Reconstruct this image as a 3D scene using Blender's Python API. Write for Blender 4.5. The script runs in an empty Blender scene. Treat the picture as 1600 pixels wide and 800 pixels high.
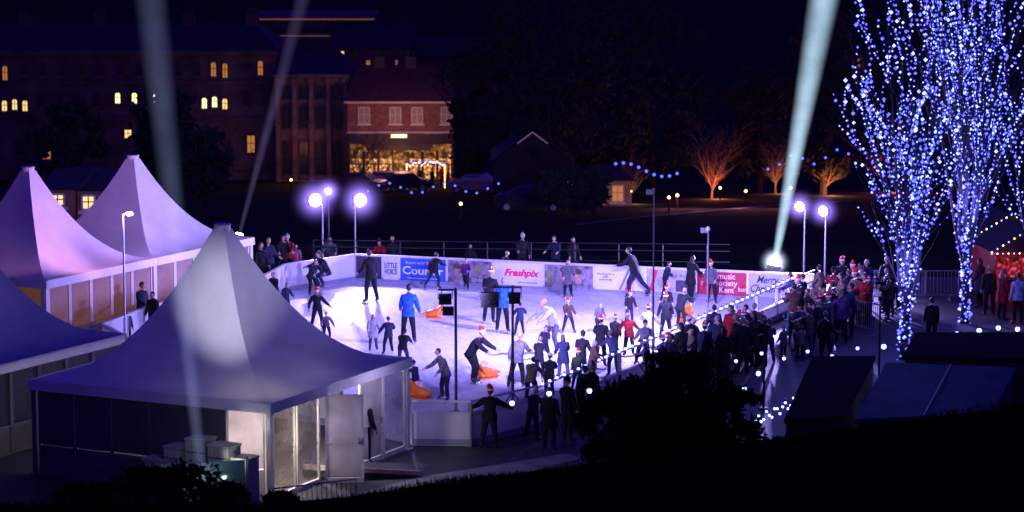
import bpy, math, random
from mathutils import Vector, Matrix
R = random.Random(7)
scene = bpy.context.scene
COL = scene.collection
# ------------------------------------------------------------------ camera
H = 15.5; F = 4480.0; PITCH = math.atan(638/4480.0)
cam_d = bpy.data.cameras.new("camera"); cam = bpy.data.objects.new("camera", cam_d); COL.objects.link(cam)
cam.location = (0, 0, H); cam.rotation_euler = (math.radians(90)-PITCH, 0, 0)
cam_d.sensor_width = 36; cam_d.lens = 36*F/1600; cam_d.clip_start = 0.5; cam_d.clip_end = 6000
cam_d.dof.use_dof = True; cam_d.dof.focus_distance = 88; cam_d.dof.aperture_fstop = 1.4
scene.camera = cam
scene.view_settings.view_transform = 'Standard'; scene.view_settings.look = 'None'; scene.view_settings.exposure = 0

def sstep(a, b, x):
    t = max(0, min(1, (x-a)/(b-a))); return t*t*(3-2*t)
def tz(x, y):
    c = 3.9 + max(0, min(1.7, (x+4)/13))*1.8
    if y < 0: return 13.5
    if y < 50: return 13.5+(c-13.5)*y/50 + 0.08*math.sin(x*1.3+y*.7)*sstep(5, 20, y)
    if y < 62: return c*(1-sstep(48, 62, y))/(1-sstep(48, 62, 50))
    if y < 103.8: return 0
    if y < 105: return -.45*(y-103.8)/1.2
    if y < 115: return -.45
    if y < 235: return -.45-(y-115)*.098
    if y < 330: return -12.21
    if y < 800: return -12.21+50*sstep(330, 800, y)
    return 37.8
def ray(px, py):
    u = (px-800)/F; v = (py-400)/F
    cp, sp = math.cos(PITCH), math.sin(PITCH)
    return Vector((u, cp-v*sp, -sp-v*cp))
def G(px, py, z=0.0):
    d = ray(px, py); t = (z-H)/d.z
    return Vector((d.x*t, d.y*t, z))
def V(px, py, D):
    d = ray(px, py); t = D/d.y
    return Vector((d.x*t, D, H+d.z*t))
def bearing(p):
    cp, sp = math.cos(PITCH), math.sin(PITCH)
    x, y, z = p[0], p[1], p[2]-H
    dep = y*cp-z*sp; up = y*sp+z*cp
    return 800+F*x/dep, 400-F*up/dep
def T(px, py):
    d = ray(px, py); t = 62/d.y
    while t < 900:
        p = d*t
        if H+p.z <= tz(p.x, p.y): break
        t += .25
    p = d*t
    return Vector((p.x, p.y, tz(p.x, p.y)))

# ------------------------------------------------------------------ materials
def M(name, base, rough=.7, var=.25, scale=6., metallic=0., bump=0., emis=None, es=0., spec=.5, sample=False, alpha=None, transl=0.):
    m = bpy.data.materials.new(name); m.use_nodes = True
    nt = m.node_tree; b = nt.nodes["Principled BSDF"]
    b.inputs["Roughness"].default_value = rough; b.inputs["Metallic"].default_value = metallic
    b.inputs["Specular IOR Level"].default_value = spec
    tc = nt.nodes.new("ShaderNodeTexCoord"); n = nt.nodes.new("ShaderNodeTexNoise")
    n.inputs["Scale"].default_value = scale; n.inputs["Detail"].default_value = 6
    nt.links.new(tc.outputs["Object"], n.inputs["Vector"])
    cr = nt.nodes.new("ShaderNodeValToRGB")
    cr.color_ramp.elements[0].position = .3; cr.color_ramp.elements[1].position = .7
    cr.color_ramp.elements[0].color = tuple(c*(1-var) for c in base)+(1,)
    cr.color_ramp.elements[1].color = tuple(min(1, c*(1+var*.5)) for c in base)+(1,)
    nt.links.new(n.outputs["Fac"], cr.inputs["Fac"]); nt.links.new(cr.outputs["Color"], b.inputs["Base Color"])
    if bump:
        bp = nt.nodes.new("ShaderNodeBump"); bp.inputs["Strength"].default_value = bump; bp.inputs["Distance"].default_value = .05
        nt.links.new(n.outputs["Fac"], bp.inputs["Height"]); nt.links.new(bp.outputs["Normal"], b.inputs["Normal"])
    if emis:
        b.inputs["Emission Color"].default_value = tuple(emis)+(1,); b.inputs["Emission Strength"].default_value = es
    if alpha is not None: b.inputs["Alpha"].default_value = alpha
    if transl:
        tr = nt.nodes.new("ShaderNodeBsdfTranslucent"); mx = nt.nodes.new("ShaderNodeMixShader")
        nt.links.new(cr.outputs["Color"], tr.inputs["Color"]); mx.inputs[0].default_value = transl
        nt.links.new(b.outputs[0], mx.inputs[1]); nt.links.new(tr.outputs[0], mx.inputs[2])
        nt.links.new(mx.outputs[0], nt.nodes["Material Output"].inputs["Surface"])
    if not sample:
        try: m.cycles.emission_sampling = 'NONE'
        except Exception: pass
    return m
def M_interior_glow(name, c1, c2, strength, scale=3., thr=.45):  # random blotches of emission painted in for a lit interior
    m = M(name, (.1, .08, .06), .5)
    nt = m.node_tree; b = nt.nodes["Principled BSDF"]
    tc = nt.nodes.new("ShaderNodeTexCoord")
    v = nt.nodes.new("ShaderNodeTexNoise"); v.inputs["Scale"].default_value = scale; v.inputs["Detail"].default_value = 5; v.inputs["Roughness"].default_value = .7
    nt.links.new(tc.outputs["Object"], v.inputs["Vector"])
    r = nt.nodes.new("ShaderNodeValToRGB"); e = r.color_ramp.elements
    e[0].position = thr-.08; e[0].color = (.012, .007, .004, 1); e[1].position = thr+.17; e[1].color = tuple(c2)+(1,)
    k = e.new(thr+.04); k.color = tuple(c*.45 for c in c1)+(1,)
    nt.links.new(v.outputs["Fac"], r.inputs["Fac"]); nt.links.new(r.outputs["Color"], b.inputs["Emission Color"])
    b.inputs["Emission Strength"].default_value = strength
    return m

WHITE = M("white_paint", (.78, .78, .78), .45, .12, 3)
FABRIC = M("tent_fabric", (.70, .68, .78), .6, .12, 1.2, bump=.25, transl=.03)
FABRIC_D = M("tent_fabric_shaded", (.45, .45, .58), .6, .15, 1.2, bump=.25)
METAL = M("galvanised_metal", (.45, .45, .47), .35, .2, 20, metallic=.8)
BLACK = M("black_paint", (.015, .015, .017), .5, .3, 10)
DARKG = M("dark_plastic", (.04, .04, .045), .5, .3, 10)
WOOD = M("timber_deck", (.12, .09, .06), .7, .4, 14, bump=.3)
BARK = M("bark", (.06, .045, .035), .9, .4, 14, bump=.5)
LEAF = M("foliage_dark", (.04, .05, .04), .8, .5, 3)
LEAFC = M("conifer_foliage", (.012, .018, .012), .9, .5, 3, spec=.05)
STONE = M("sandstone", (.13, .1, .1), .85, .6, .6, bump=.3)
BRICK = M("brickwork", (.27, .12, .1), .85, .45, 3, bump=.2)
SLATE = M("slate_roof", (.06, .045, .055), .7, .4, 5, bump=.3)
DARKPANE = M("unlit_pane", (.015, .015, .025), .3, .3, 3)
WARM = M("lit_pane_warm", (.4, .3, .15), .5, .3, 3, emis=(1, .62, .2), es=1.4)
AMBER = M("lit_pane_amber", (.4, .25, .1), .5, .3, 3, emis=(1, .36, .05), es=.45)
YEL = M("lit_pane_yellow", (.4, .35, .2), .5, .3, 3, emis=(1, .8, .38), es=2.2)
PINKPANE = M("tinted_glowing_tent_window", (.16, .08, .06), .25, .7, 1.4, emis=(.55, .2, .13), es=.15)  # tinted glass; weak emission painted in for the lit interior
FLOODLENS = M("flood_lens", (1, 1, 1), .4, 0, 3, emis=(.72, .68, 1), es=30)
BULB_BLUE = M("led_bulb_blue", (.3, .3, 1), .4, 0, 3, emis=(.08, .1, 1), es=2.8)
BULB_ICE = M("led_bulb_ice", (.4, .4, 1), .4, 0, 3, emis=(.19, .23, 1), es=5)
BULB_FEST = M("festoon_bulb", (.7, .7, 1), .4, 0, 3, emis=(.25, .28, 1), es=7)
BULB_WARM = M("warm_bulb", (1, .8, .5), .4, 0, 3, emis=(1, .5, .14), es=9)

# ------------------------------------------------------------------ mesh builder
class MB:
    def __init__(s): s.v = []; s.f = []; s.m = []
    def add(s, vs, fs, mat=0):
        o = len(s.v); s.v += [tuple(v) for v in vs]
        for f in fs: s.f.append([i+o for i in f]); s.m.append(mat)
    def quad(s, a, b, c, d, mat=0): s.add([a, b, c, d], [(0, 1, 2, 3)], mat)
    def box(s, c, size, mat=0, rz=0., bev=0.):
        x, y, z = [k/2 for k in size]; cs, sn = math.cos(rz), math.sin(rz)
        pts = []
        for dz in (-z, z):
            for dx, dy in ((-x, -y), (x, -y), (x, y), (-x, y)):
                pts.append((c[0]+dx*cs-dy*sn, c[1]+dx*sn+dy*cs, c[2]+dz))
        s.add(pts, [(3, 2, 1, 0), (4, 5, 6, 7), (0, 1, 5, 4), (1, 2, 6, 5), (2, 3, 7, 6), (3, 0, 4, 7)], mat)
    def tube(s, p0, p1, r0, r1=None, n=6, mat=0):
        if r1 is None: r1 = r0
        p0 = Vector(p0); p1 = Vector(p1); d = (p1-p0)
        if d.length < 1e-6: return
        d.normalize(); a = d.orthogonal().normalized(); b = d.cross(a)
        vs = []
        for p, r in ((p0, r0), (p1, r1)):
            for i in range(n):
                t = 2*math.pi*i/n; vs.append(p+(a*math.cos(t)+b*math.sin(t))*r)
        fs = [(i, (i+1) % n, n+(i+1) % n, n+i) for i in range(n)]
        fs += [tuple(range(n-1, -1, -1)), tuple(range(n, 2*n))]
        s.add(vs, fs, mat)
    def ball(s, c, r, mat=0, seg=8, rings=5, sc=(1, 1, 1), mtx=None):
        vs = []; fs = []
        vs.append(Vector((0, 0, 1)))
        for i in range(1, rings):
            ph = math.pi*i/rings
            for j in range(seg):
                th = 2*math.pi*j/seg
                vs.append(Vector((math.sin(ph)*math.cos(th), math.sin(ph)*math.sin(th), math.cos(ph))))
        vs.append(Vector((0, 0, -1)))
        for j in range(seg): fs.append((0, 1+j, 1+(j+1) % seg))
        for i in range(rings-2):
            for j in range(seg):
                a = 1+i*seg+j; b = 1+i*seg+(j+1) % seg
                fs.append((a, a+seg, b+seg, b))
        l = len(vs)-1
        for j in range(seg): fs.append((l, 1+(rings-2)*seg+(j+1) % seg, 1+(rings-2)*seg+j))
        out = []
        for v in vs:
            q = Vector((v.x*sc[0], v.y*sc[1], v.z*sc[2]))*r
            if mtx: q = mtx @ q
            out.append(q+Vector(c))
        s.add(out, fs, mat)
    def octa(s, c, r, mat=0):
        x, y, z = c
        s.add([(x+r, y, z), (x-r, y, z), (x, y+r, z), (x, y-r, z), (x, y, z+r), (x, y, z-r)],
              [(0, 2, 4), (2, 1, 4), (1, 3, 4), (3, 0, 4), (2, 0, 5), (1, 2, 5), (3, 1, 5), (0, 3, 5)], mat)
    def mesh(s, name, mats, smooth=False):
        me = bpy.data.meshes.new(name); me.from_pydata(s.v, [], s.f); me.update()
        for m in mats: me.materials.append(m)
        me.polygons.foreach_set("material_index", s.m)
        if smooth: me.polygons.foreach_set("use_smooth", [True]*len(s.f))
        me.update(); return me
    def obj(s, name, mats, parent=None, loc=(0, 0, 0), rz=0., smooth=False):
        return link(name, s.mesh(name, mats, smooth), parent, loc, rz)
def link(name, data, parent=None, loc=(0, 0, 0), rz=0.):
    o = bpy.data.objects.new(name, data); COL.objects.link(o)
    o.location = loc; o.rotation_euler = (0, 0, rz)
    if parent: o.parent = parent
    return o
def top(o, label, cat, group=None):
    o["label"] = label; o["category"] = cat
    if group: o["group"] = group
    return o
def empty(name, loc, rz, label, cat, group=None):
    return top(link(name, None, None, loc, rz), label, cat, group)
def lamp(name, kind, loc, power, color, parent=None, size=.2, target=None, angle=100, blend=.6):
    l = bpy.data.lights.new(name, kind); l.energy = power; l.color = color
    if kind == 'SPOT': l.spot_size = math.radians(angle); l.spot_blend = blend; l.shadow_soft_size = size
    elif kind == 'POINT': l.shadow_soft_size = size
    o = bpy.data.objects.new(name, l); COL.objects.link(o); o.location = loc
    if target is not None:
        o.rotation_euler = (Vector(target)-Vector(loc)).to_track_quat('-Z', 'Y').to_euler()
    return o
def text(s, width, mat, parent, loc, shear=0., offset=0., name="lettering", height=None, rz=0.):
    c = bpy.data.curves.new("t", 'FONT'); c.body = s; c.shear = shear; c.offset = offset; c.extrude = .004
    c.align_x = 'CENTER'; c.align_y = 'CENTER'; c.resolution_u = 3; c.space_line = .85
    o = bpy.data.objects.new("t", c); COL.objects.link(o)
    dg = bpy.context.evaluated_depsgraph_get(); dg.update()
    me = bpy.data.meshes.new_from_object(o.evaluated_get(dg)); bpy.data.objects.remove(o)
    xs = [v.co.x for v in me.vertices]; ys = [v.co.y for v in me.vertices]
    cx, cy = (max(xs)+min(xs))/2, (max(ys)+min(ys))/2
    k = width/(max(xs)-min(xs)); ky = k if height is None else height/(max(ys)-min(ys))
    for v in me.vertices: v.co = Vector(((v.co.x-cx)*k, -v.co.z, (v.co.y-cy)*ky))
    me.materials.clear(); me.materials.append(mat)
    return link(name, me, parent, loc, rz)

# ------------------------------------------------------------------ world
w = bpy.data.worlds.new("World"); scene.world = w; w.use_nodes = True
nt = w.node_tree; bg = nt.nodes["Background"]
sky = nt.nodes.new("ShaderNodeTexSky"); sky.sky_type = 'NISHITA'; sky.sun_disc = False
sky.sun_elevation = math.radians(2); sky.sun_rotation = math.radians(200)
mul = nt.nodes.new("ShaderNodeMixRGB"); mul.blend_type = 'MULTIPLY'; mul.inputs[0].default_value = 1
mul.inputs[2].default_value = (.08, .035, 1, 1)
nt.links.new(sky.outputs[0], mul.inputs[1]); nt.links.new(mul.outputs[0], bg.inputs[0]); bg.inputs[1].default_value = .22
s = bpy.data.lights.new("moon_sun", 'SUN'); s.energy = .004; s.angle = math.radians(.5); s.color = (.5, .5, 1)
so = bpy.data.objects.new("moon_sun", s); COL.objects.link(so); so.rotation_euler = (math.radians(50), 0, math.radians(-30))

# ------------------------------------------------------------------ terrain
GRASS = M("night_grass", (.035, .045, .03), .95, .5, .8, bump=.6, spec=.05)
BANK = M("bank_grass_shaded", (.006, .007, .005), 1.0, .5, .8, bump=.4, spec=0)  # near-black copy of the grass; night darkness put into its colour
TARMAC = M("tarmac", (.045, .045, .05), .6, .35, 2.2, bump=.2)
PAVE = M("paving", (.16, .15, .15), .7, .3, 3)
xs = [i*1.5 for i in range(-24, 25)]; k = 40
while k < 2600: xs = [-k]+xs+[k]; k *= 1.3
ys = [-60, -20, 0]+[2+i*2 for i in range(22)]+[46+i*.8 for i in range(24)]+[66, 75, 90, 103.8, 105, 110, 115]+[120+i*10 for i in range(22)]
k = 340
while k < 3600: ys.append(k); k *= 1.1
mb = MB(); nx = len(xs)
mb.add([(x, y, tz(x, y)) for y in ys for x in xs], [])
for j in range(len(ys)-1):
    for i in range(nx-1):
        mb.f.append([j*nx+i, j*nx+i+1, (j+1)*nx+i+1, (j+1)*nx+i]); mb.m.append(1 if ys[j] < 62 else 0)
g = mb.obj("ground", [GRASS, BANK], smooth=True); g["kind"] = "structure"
def sheet(name, pts, z, mat):
    mb = MB(); mb.add([(p[0], p[1], z) for p in pts], [tuple(range(len(pts)))]); o = mb.obj(name, [mat]); o["kind"] = "structure"; return o
sheet("pavement", [(-20, 63), (24, 63), (24, 103.4), (-20, 103.4)], .006, TARMAC)
pp = [G(*q) for q in ((452, 800), (655, 746), (770, 728), (885, 709), (912, 716), (800, 745), (700, 780), (600, 812))]
sheet("path", [(p.x, p.y) for p in pp][::-1], .014, M("concrete_path", (.22, .22, .24), .8, .4, 1.5))

# ------------------------------------------------------------------ ice rink
BL = G(555, 440); BLc = G(446, 457); BR = G(1272, 474); FR = G(838, 672); FM = G(735, 698); FL = G(645, 697)
ICE = M("ice", (.78, .8, .86), .3, .08, .7, spec=.4)
nt = ICE.node_tree; b = nt.nodes["Principled BSDF"]
tc = nt.nodes.new("ShaderNodeTexCoord"); mp = nt.nodes.new("ShaderNodeMapping"); mp.inputs["Scale"].default_value = (1.2, .5, 1); mp.inputs["Rotation"].default_value = (0, 0, .6)
n1 = nt.nodes.new("ShaderNodeTexNoise"); n1.inputs["Scale"].default_value = 2.2; n1.inputs["Detail"].default_value = 9; n1.inputs["Distortion"].default_value = 2.5; n1.inputs["Roughness"].default_value = .7
nt.links.new(tc.outputs["Object"], mp.inputs[0]); nt.links.new(mp.outputs[0], n1.inputs["Vector"])
r1 = nt.nodes.new("ShaderNodeValToRGB"); r1.color_ramp.elements[0].position = .35; r1.color_ramp.elements[0].color = (.64, .65, .8, 1); r1.color_ramp.elements[1].position = .62; r1.color_ramp.elements[1].color = (.88, .88, .97, 1)
nt.links.new(n1.outputs["Fac"], r1.inputs[0]); nt.links.new(r1.outputs[0], b.inputs["Base Color"])
r2 = nt.nodes.new("ShaderNodeMapRange"); r2.inputs[3].default_value = .35; r2.inputs[4].default_value = .75
nt.links.new(n1.outputs["Fac"], r2.inputs[0]); nt.links.new(r2.outputs[0], b.inputs["Roughness"])
Lc = [Vector((-8.6, 96.5, 0)), Vector((-11.6, 90.5, 0)), Vector((-12.6, 87, 0)), Vector((-9.2, 79.5, 0)), Vector((-4.6, 75.9, 0))]
ring = [BL, BR, FR, FM, FL]+Lc[::-1]+[BLc]
o = sheet("ice_rink", [(p.x, p.y) for p in ring][::-1], .03, ICE)

ACR = M("barrier_panel_white", (.8, .8, .83), .35, .06, 2, transl=.35)
KICK = M("barrier_kick_strip", (.25, .27, .4), .4, .1, 2)
SCREEN = M("clear_barrier_screen", (.5, .5, .7), .1, .1, 2, alpha=.12)
def barrier_run(p, q, hgt=.95, glass=0., label="white ice rink barrier run beside the ice"):
    d = q-p; L = d.length; a = math.atan2(d.y, d.x); n = max(1, round(L/2)); wd = L/n
    e = empty("rink_barrier", p, a, label, "barrier", "rink barriers around the ice")
    for i in range(n):
        mb = MB(); c = (i+.5)*wd
        mb.box((c, 0, hgt/2+.02), (wd-.03, .07, hgt), 0)
        mb.box((c, 0, .12), (wd-.032, .09, .16), 1)
        mb.box((c, 0, hgt+.045), (wd-.02, .12, .05), 0)
        mb.obj("barrier_panel", [ACR, KICK], e)
        pm = MB(); pm.box((i*wd, 0, (hgt+glass)/2+.03), (.05, .11, hgt+glass+.06)); pm.obj("post", [METAL], e)
        if glass:
            gm = MB(); gm.box((c, 0, hgt+.07+glass/2), (wd-.08, .015, glass)); gm.obj("screen", [SCREEN], e)
    if glass:
        rm = MB(); rm.tube((0, 0, hgt+glass+.1), (L, 0, hgt+glass+.1), .03); rm.obj("rail", [WHITE], e)
    return e
barrier_run(BL, BR); barrier_run(BLc, BL); barrier_run(Lc[0], BLc)
barrier_run(FR, BR, .5, .55, "rink barrier with clear screen and metal rail along spectators")
barrier_run(FL, FM, .85, .25); barrier_run(FM, FR, .85, .25)
for i in range(4): barrier_run(Lc[i+1], Lc[i])

# banners
e2 = (BR-BL); eL = e2.length; ang = math.atan2(e2.y, e2.x)
def along(px):
    d = ray(px, 440)
    ux, uy = e2.x/eL, e2.y/eL
    dx, dy = d.x, d.y
    det = dx*(-uy)-dy*(-ux)
    t = (BL.x*(-uy)-BL.y*(-ux))/det
    return (dx*t-BL.x)*ux+(dy*t-BL.y)*uy
def banner(p0, p1, base, label, lets=(), blobs=(), h=.8, stripes=()):
    a0, a1 = along(p0), along(p1); wd = a1-a0-.04
    loc = BL+e2.normalized()*((a0+a1)/2)
    e = empty("advertising_banner", loc, ang, label, "banner", "banners along the rink barrier")
    mb = MB(); mb.box((0, -.062, .55), (wd, .012, h))
    mats = [base]
    for (x, z, rx, rz_, m) in blobs:
        if m not in mats: mats.append(m)
        n = 14; mb.add([(x*wd+math.cos(2*math.pi*i/n)*rx, -.071-.0005*len(mats), z+math.sin(2*math.pi*i/n)*rz_) for i in range(n)], [tuple(range(n))], mats.index(m))
    for (x0, x1, z0, z1, sk, m) in stripes:
        if m not in mats: mats.append(m)
        y = -.070-.0007*len(mats)
        mb.quad((x0*wd, y, z0), (x1*wd, y, z0), (x1*wd+sk, y, z1), (x0*wd+sk, y, z1), mats.index(m))
    mb.obj("banner_sheet", mats, e)
    for (s, wf, x, z, m, sh, off, hh) in lets:
        text(s, wf*wd, m, e, (x*wd, -.082, z), sh, off, height=hh)
B_W = M("banner_white", (.75, .74, .8), .5, .08, 4); B_BLUE = M("banner_blue", (.02, .12, .55), .5, .1, 4)
B_DK = M("banner_dark", (.06, .04, .1), .5, .5, 6); B_MAG = M("banner_crimson", (.5, .01, .05), .5, .1, 4)
B_PH = M("banner_photo_print", (.3, .26, .32), .5, .8, 5); B_LG = M("banner_pale", (.45, .43, .56), .5, .3, 5)
K_B = M("ink_black", (.01, .01, .02), .5, 0); K_R = M("ink_red", (.85, .01, .1), .5, 0); K_W = M("ink_white", (.85, .85, .85), .5, 0); K_BL = M("ink_blue", (.03, .08, .4), .5, 0); K_G = M("ink_grey", (.25, .25, .32), .5, 0)
SKINP = M("print_skin", (.5, .3, .22), .5, .2, 12); HAIRP = M("print_hair", (.12, .07, .04), .5, .3, 12); GREENP = M("print_green", (.25, .3, .1), .5, .3, 9)
banner(557, 598, B_DK, "dark printed banner with small pale lettering", [("VOICE", .5, .1, .3, K_G, 0, 0, None)], [(-.2, .62, .12, .2, HAIRP), (.15, .6, .1, .16, B_PH)])
banner(599, 625, B_W, "white banner with black lettering on rink barrier", [("LITTLE\nVOICE", .82, 0, .55, K_B, 0, .01, .42)])
banner(626, 698, B_BLUE, "blue newspaper banner with white lettering", [("Courier", .9, 0, .52, K_W, 0, .02, .3), ("Kent and Sussex", .75, 0, .8, K_W, 0, 0, .09), ("www.courier.co.uk", .7, 0, .25, K_W, 0, 0, .07)])
banner(700, 770, B_PH, "photo print banner of smiling people", [("Christmas", .4, .25, .28, K_W, .3, 0, None)], [(-.28, .55, .14, .18, SKINP), (-.05, .5, .12, .16, SKINP), (.2, .62, .12, .15, GREENP), (-.28, .74, .15, .1, HAIRP)])
banner(771, 850, B_W, "white banner with red script lettering", [("Freshpix", .72, .08, .57, K_R, .35, .04, .34), ("photography", .4, .2, .26, K_B, 0, 0, .07)])
banner(851, 928, B_PH, "photo print banner of a smiling couple", [], [(-.1, .55, .15, .22, SKINP), (.18, .5, .14, .2, SKINP), (-.1, .78, .16, .12, HAIRP), (.2, .74, .15, .1, HAIRP), (-.4, .5, .1, .3, GREENP)])
banner(929, 1009, B_W, "white banner with blue text and red diagonal stripe", [("Working for a\nsafer\ncommunity", .34, -.28, .6, K_BL, 0, 0, .3)], [], .8, [(.1, .2, .17, .93, .35, K_R), (-.02, .03, .17, .93, .35, K_G)])
banner(1010, 1088, B_LG, "pale striped banner with a grey picture", [("Ice Rink", .4, .2, .75, K_BL, 0, 0, .12)], [(-.2, .5, .14, .2, B_PH)], .8, [(-.45, -.38, .17, .93, .2, K_R), (.1, .35, .2, .6, 0, B_DK)])
banner(1089, 1168, B_MAG, "crimson music society banner with white lettering", [("music\nsociety\nKent", .44, .1, .57, K_W, 0, .012, .66), ("hear", .16, .42, .38, K_W, 0, .01, .16)])
banner(1169, 1232, M("banner_lilac", (.5, .46, .72), .5, .1, 4), "lilac banner reading Merry Christmas in dark script", [("Merry\nChristmas", .88, 0, .6, K_B, .4, .012, .58)])

p = V(490, 400, 104.2); q = V(1140, 430, 103)
e = empty("railing", (p.x, p.y, 0), math.atan2(q.y-p.y, q.x-p.x), "black metal railing behind the rink barrier", "railing")
L = (Vector((q.x, q.y))-Vector((p.x, p.y))).length; mb = MB()
for z in (.6, 1.0, 1.25): mb.tube((0, 0, z), (L, 0, z), .02)
mb.obj("rail", [BLACK], e)
pm = MB(); pm.tube((0, 0, -.4), (0, 0, 1.25), .025); pme = pm.mesh("post", [BLACK])
for i in range(int(L/1.6)+1): link("post", pme, e, (i*1.6, 0, 0))

# ------------------------------------------------------------------ marquees
PANELW = M("marquee_wall_frame", (.72, .71, .73), .45, .08, 2, transl=.2)
PANELG = M("marquee_wall_sheet", (.6, .57, .6), .5, .3, 1.5, transl=.45)
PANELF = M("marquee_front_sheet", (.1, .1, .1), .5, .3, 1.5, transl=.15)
PANELCLR = M("marquee_clear_window", (.45, .42, .4), .2, .3, 1.5, alpha=.5)
def roof_mesh(h, ze, zp, fab):
    mb = MB(); NR, NS = 18, 10; r0 = .17
    for side in range(4):
        vs = []
        for i in range(NR+1):
            t = (i/NR)**1.25; r = r0+(h-r0)*t; z = ze+(zp-ze)*(1-t)**2.15
            for j in range(NS+1):
                sj = -1+2*j/NS
                sag = 1-.045*(1-sj*sj)*math.sin(math.pi*min(1, t*1.05))
                x, y = r*sj, -r*sag
                a = side*math.pi/2
                vs.append((x*math.cos(a)-y*math.sin(a), x*math.sin(a)+y*math.cos(a), z))
        fs = [(i*(NS+1)+j, (i+1)*(NS+1)+j, (i+1)*(NS+1)+j+1, i*(NS+1)+j+1) for i in range(NR) for j in range(NS)]
        mb.add(vs, fs)
    return mb
def wall_panel(e, side, h, s, wd, ze, pane, kick=.75, rz_off=0., name="wall_panel", frame=None, bar=False):
    a = {'y-': 0, 'x-': -math.pi/2, 'x+': math.pi/2, 'y+': math.pi}[side]
    mb = MB(); f = .06
    mb.box((-wd/2+f/2, 0, ze/2), (f, .06, ze)); mb.box((wd/2-f/2, 0, ze/2), (f, .06, ze))
    mb.box((0, 0, ze-.05), (wd-2*f, .055, .1)); mb.box((0, 0, kick), (wd-2*f, .055, .06)); mb.box((0, 0, .04), (wd-2*f, .055, .08))
    if kick > .2: mb.box((0, 0, kick/2+.02), (wd-2*f, .02, kick-.12))
    if bar: mb.box((0, 0, 1.0), (wd-2*f, .05, .06))
    x, y = s*math.cos(a)+h*math.sin(a), s*math.sin(a)-h*math.cos(a)
    o = mb.obj(name, [frame or PANELW], e, (x, y, 0), a+rz_off)
    pm = MB(); pm.box((0, 0, (kick+ze)/2-.02), (wd-2*f, .012, ze-kick-.16)); pm.obj("window_pane", [pane], o)
    if bar:
        hm_ = MB(); hm_.box((wd/2-.12, -.06, 1.05), (.03, .06, .16)); hm_.obj("handle", [METAL], o)
    return o
def marquee(cx, cy, rz, side, ze, zp, label, fab, pane, sides=('y-', 'x-'), npan=5, frame=None, lastpane=None, kick=.75):
    h = side/2
    e = empty("marquee", (cx, cy, 0), rz, label, "marquee")
    roof_mesh(h+.08, ze+.02, zp, fab).obj("roof", [fab], e, smooth=True)
    mb = MB(); mb.tube((0, 0, zp-.12), (0, 0, zp+.1), .2, .2, 14); mb.tube((0, 0, zp+.1), (0, 0, zp+.13), .23, .21, 14); mb.obj("finial", [fab], e)
    mb = MB()
    for a in range(4):
        A = a*math.pi/2; c, s_ = math.cos(A), math.sin(A)
        mb.box(((h+.1)*s_, -(h+.1)*c, ze-.1), (side+.24, .02, .26), rz=A)
    mb.obj("valance", [fab], e)
    for sx in (-1, 1):
        for sy in (-1, 1):
            m2 = MB(); m2.box((0, 0, ze/2), (.13, .13, ze)); m2.box((0, 0, .02), (.25, .25, .04)); m2.obj("leg", [PANELW if (sx, sy) != (-1, 1) or not frame else frame], e, (sx*h, sy*h, 0))
    for sd in sides:
        wd = (side-.2)/npan
        for i in range(npan):
            last = (sd == 'x-' and i == npan-1)
            wall_panel(e, sd, h, -side/2+.1+(i+.5)*wd, wd-.01, ze-.05, lastpane if (last and lastpane) else pane, kick, frame=(None if last else frame))
    return e
rzR = math.atan2(.875, .483)
t1 = marquee(-12.75, 95.9, rzR, 5.6, 2.3, 5.15, "white pagoda marquee lit pink with windowed walls", FABRIC, PINKPANE, npan=5, kick=.6)
t2 = marquee(-15.45, 91.0, rzR, 5.6, 2.3, 5.3, "white pagoda marquee with pointed roof beside another", FABRIC, PINKPANE, npan=5, kick=.6)
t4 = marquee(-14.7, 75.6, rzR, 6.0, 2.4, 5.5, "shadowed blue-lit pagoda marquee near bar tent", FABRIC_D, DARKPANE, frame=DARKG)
rzF = math.atan2(.894, .447); sF = 6.8; hF = sF/2
A0 = Vector((-5.78, 67.05, 0)); uF = Vector((.447, .894, 0)); nF = Vector((-.894, .447, 0))
cF = A0+uF*hF+nF*hF
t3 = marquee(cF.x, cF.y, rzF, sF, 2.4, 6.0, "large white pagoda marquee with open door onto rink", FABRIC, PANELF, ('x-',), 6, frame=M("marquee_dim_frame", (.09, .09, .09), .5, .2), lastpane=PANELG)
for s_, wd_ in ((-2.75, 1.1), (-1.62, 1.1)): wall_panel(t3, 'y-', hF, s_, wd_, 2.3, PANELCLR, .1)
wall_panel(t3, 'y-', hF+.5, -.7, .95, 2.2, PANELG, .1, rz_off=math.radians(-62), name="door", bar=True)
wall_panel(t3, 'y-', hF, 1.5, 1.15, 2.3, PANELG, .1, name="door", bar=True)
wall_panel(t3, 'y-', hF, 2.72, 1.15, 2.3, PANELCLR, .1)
mb = MB(); mb.box((0, 0, .05), (6.6, 6.6, .1)); mb.obj("floor", [WOOD], t3)
pl = A0+uF*.9+nF*.8; lamp("marquee_lamp", 'POINT', (pl.x, pl.y, 1.5), 330, (1, .86, .66), size=.15)
pl = A0+uF*3.2+nF*1.0; lamp("marquee_lamp", 'POINT', (pl.x, pl.y, 1.5), 190, (.78, .7, 1), size=.2)
pl = A0+uF*4.6+nF*-.9; lamp("door_lamp", 'POINT', (pl.x+.2, pl.y, 2.2), 40, (.7, .6, 1), size=.2)
lamp("corner_fill_spot", 'SPOT', (A0.x-1.0, A0.y-1.5, .9), 300, (1, .93, .78), size=.08, target=(A0.x-.35, A0.y+.15, 1.5), angle=60, blend=.9)  # unseen spot added to brighten the near marquee corner
lamp("marquee_lamp", 'POINT', (-12.4, 95.2, 1.8), 60, (1, .4, .4), size=.3)
lamp("marquee_lamp", 'POINT', (-15.2, 90.6, 1.8), 60, (1, .4, .4), size=.3)

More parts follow.
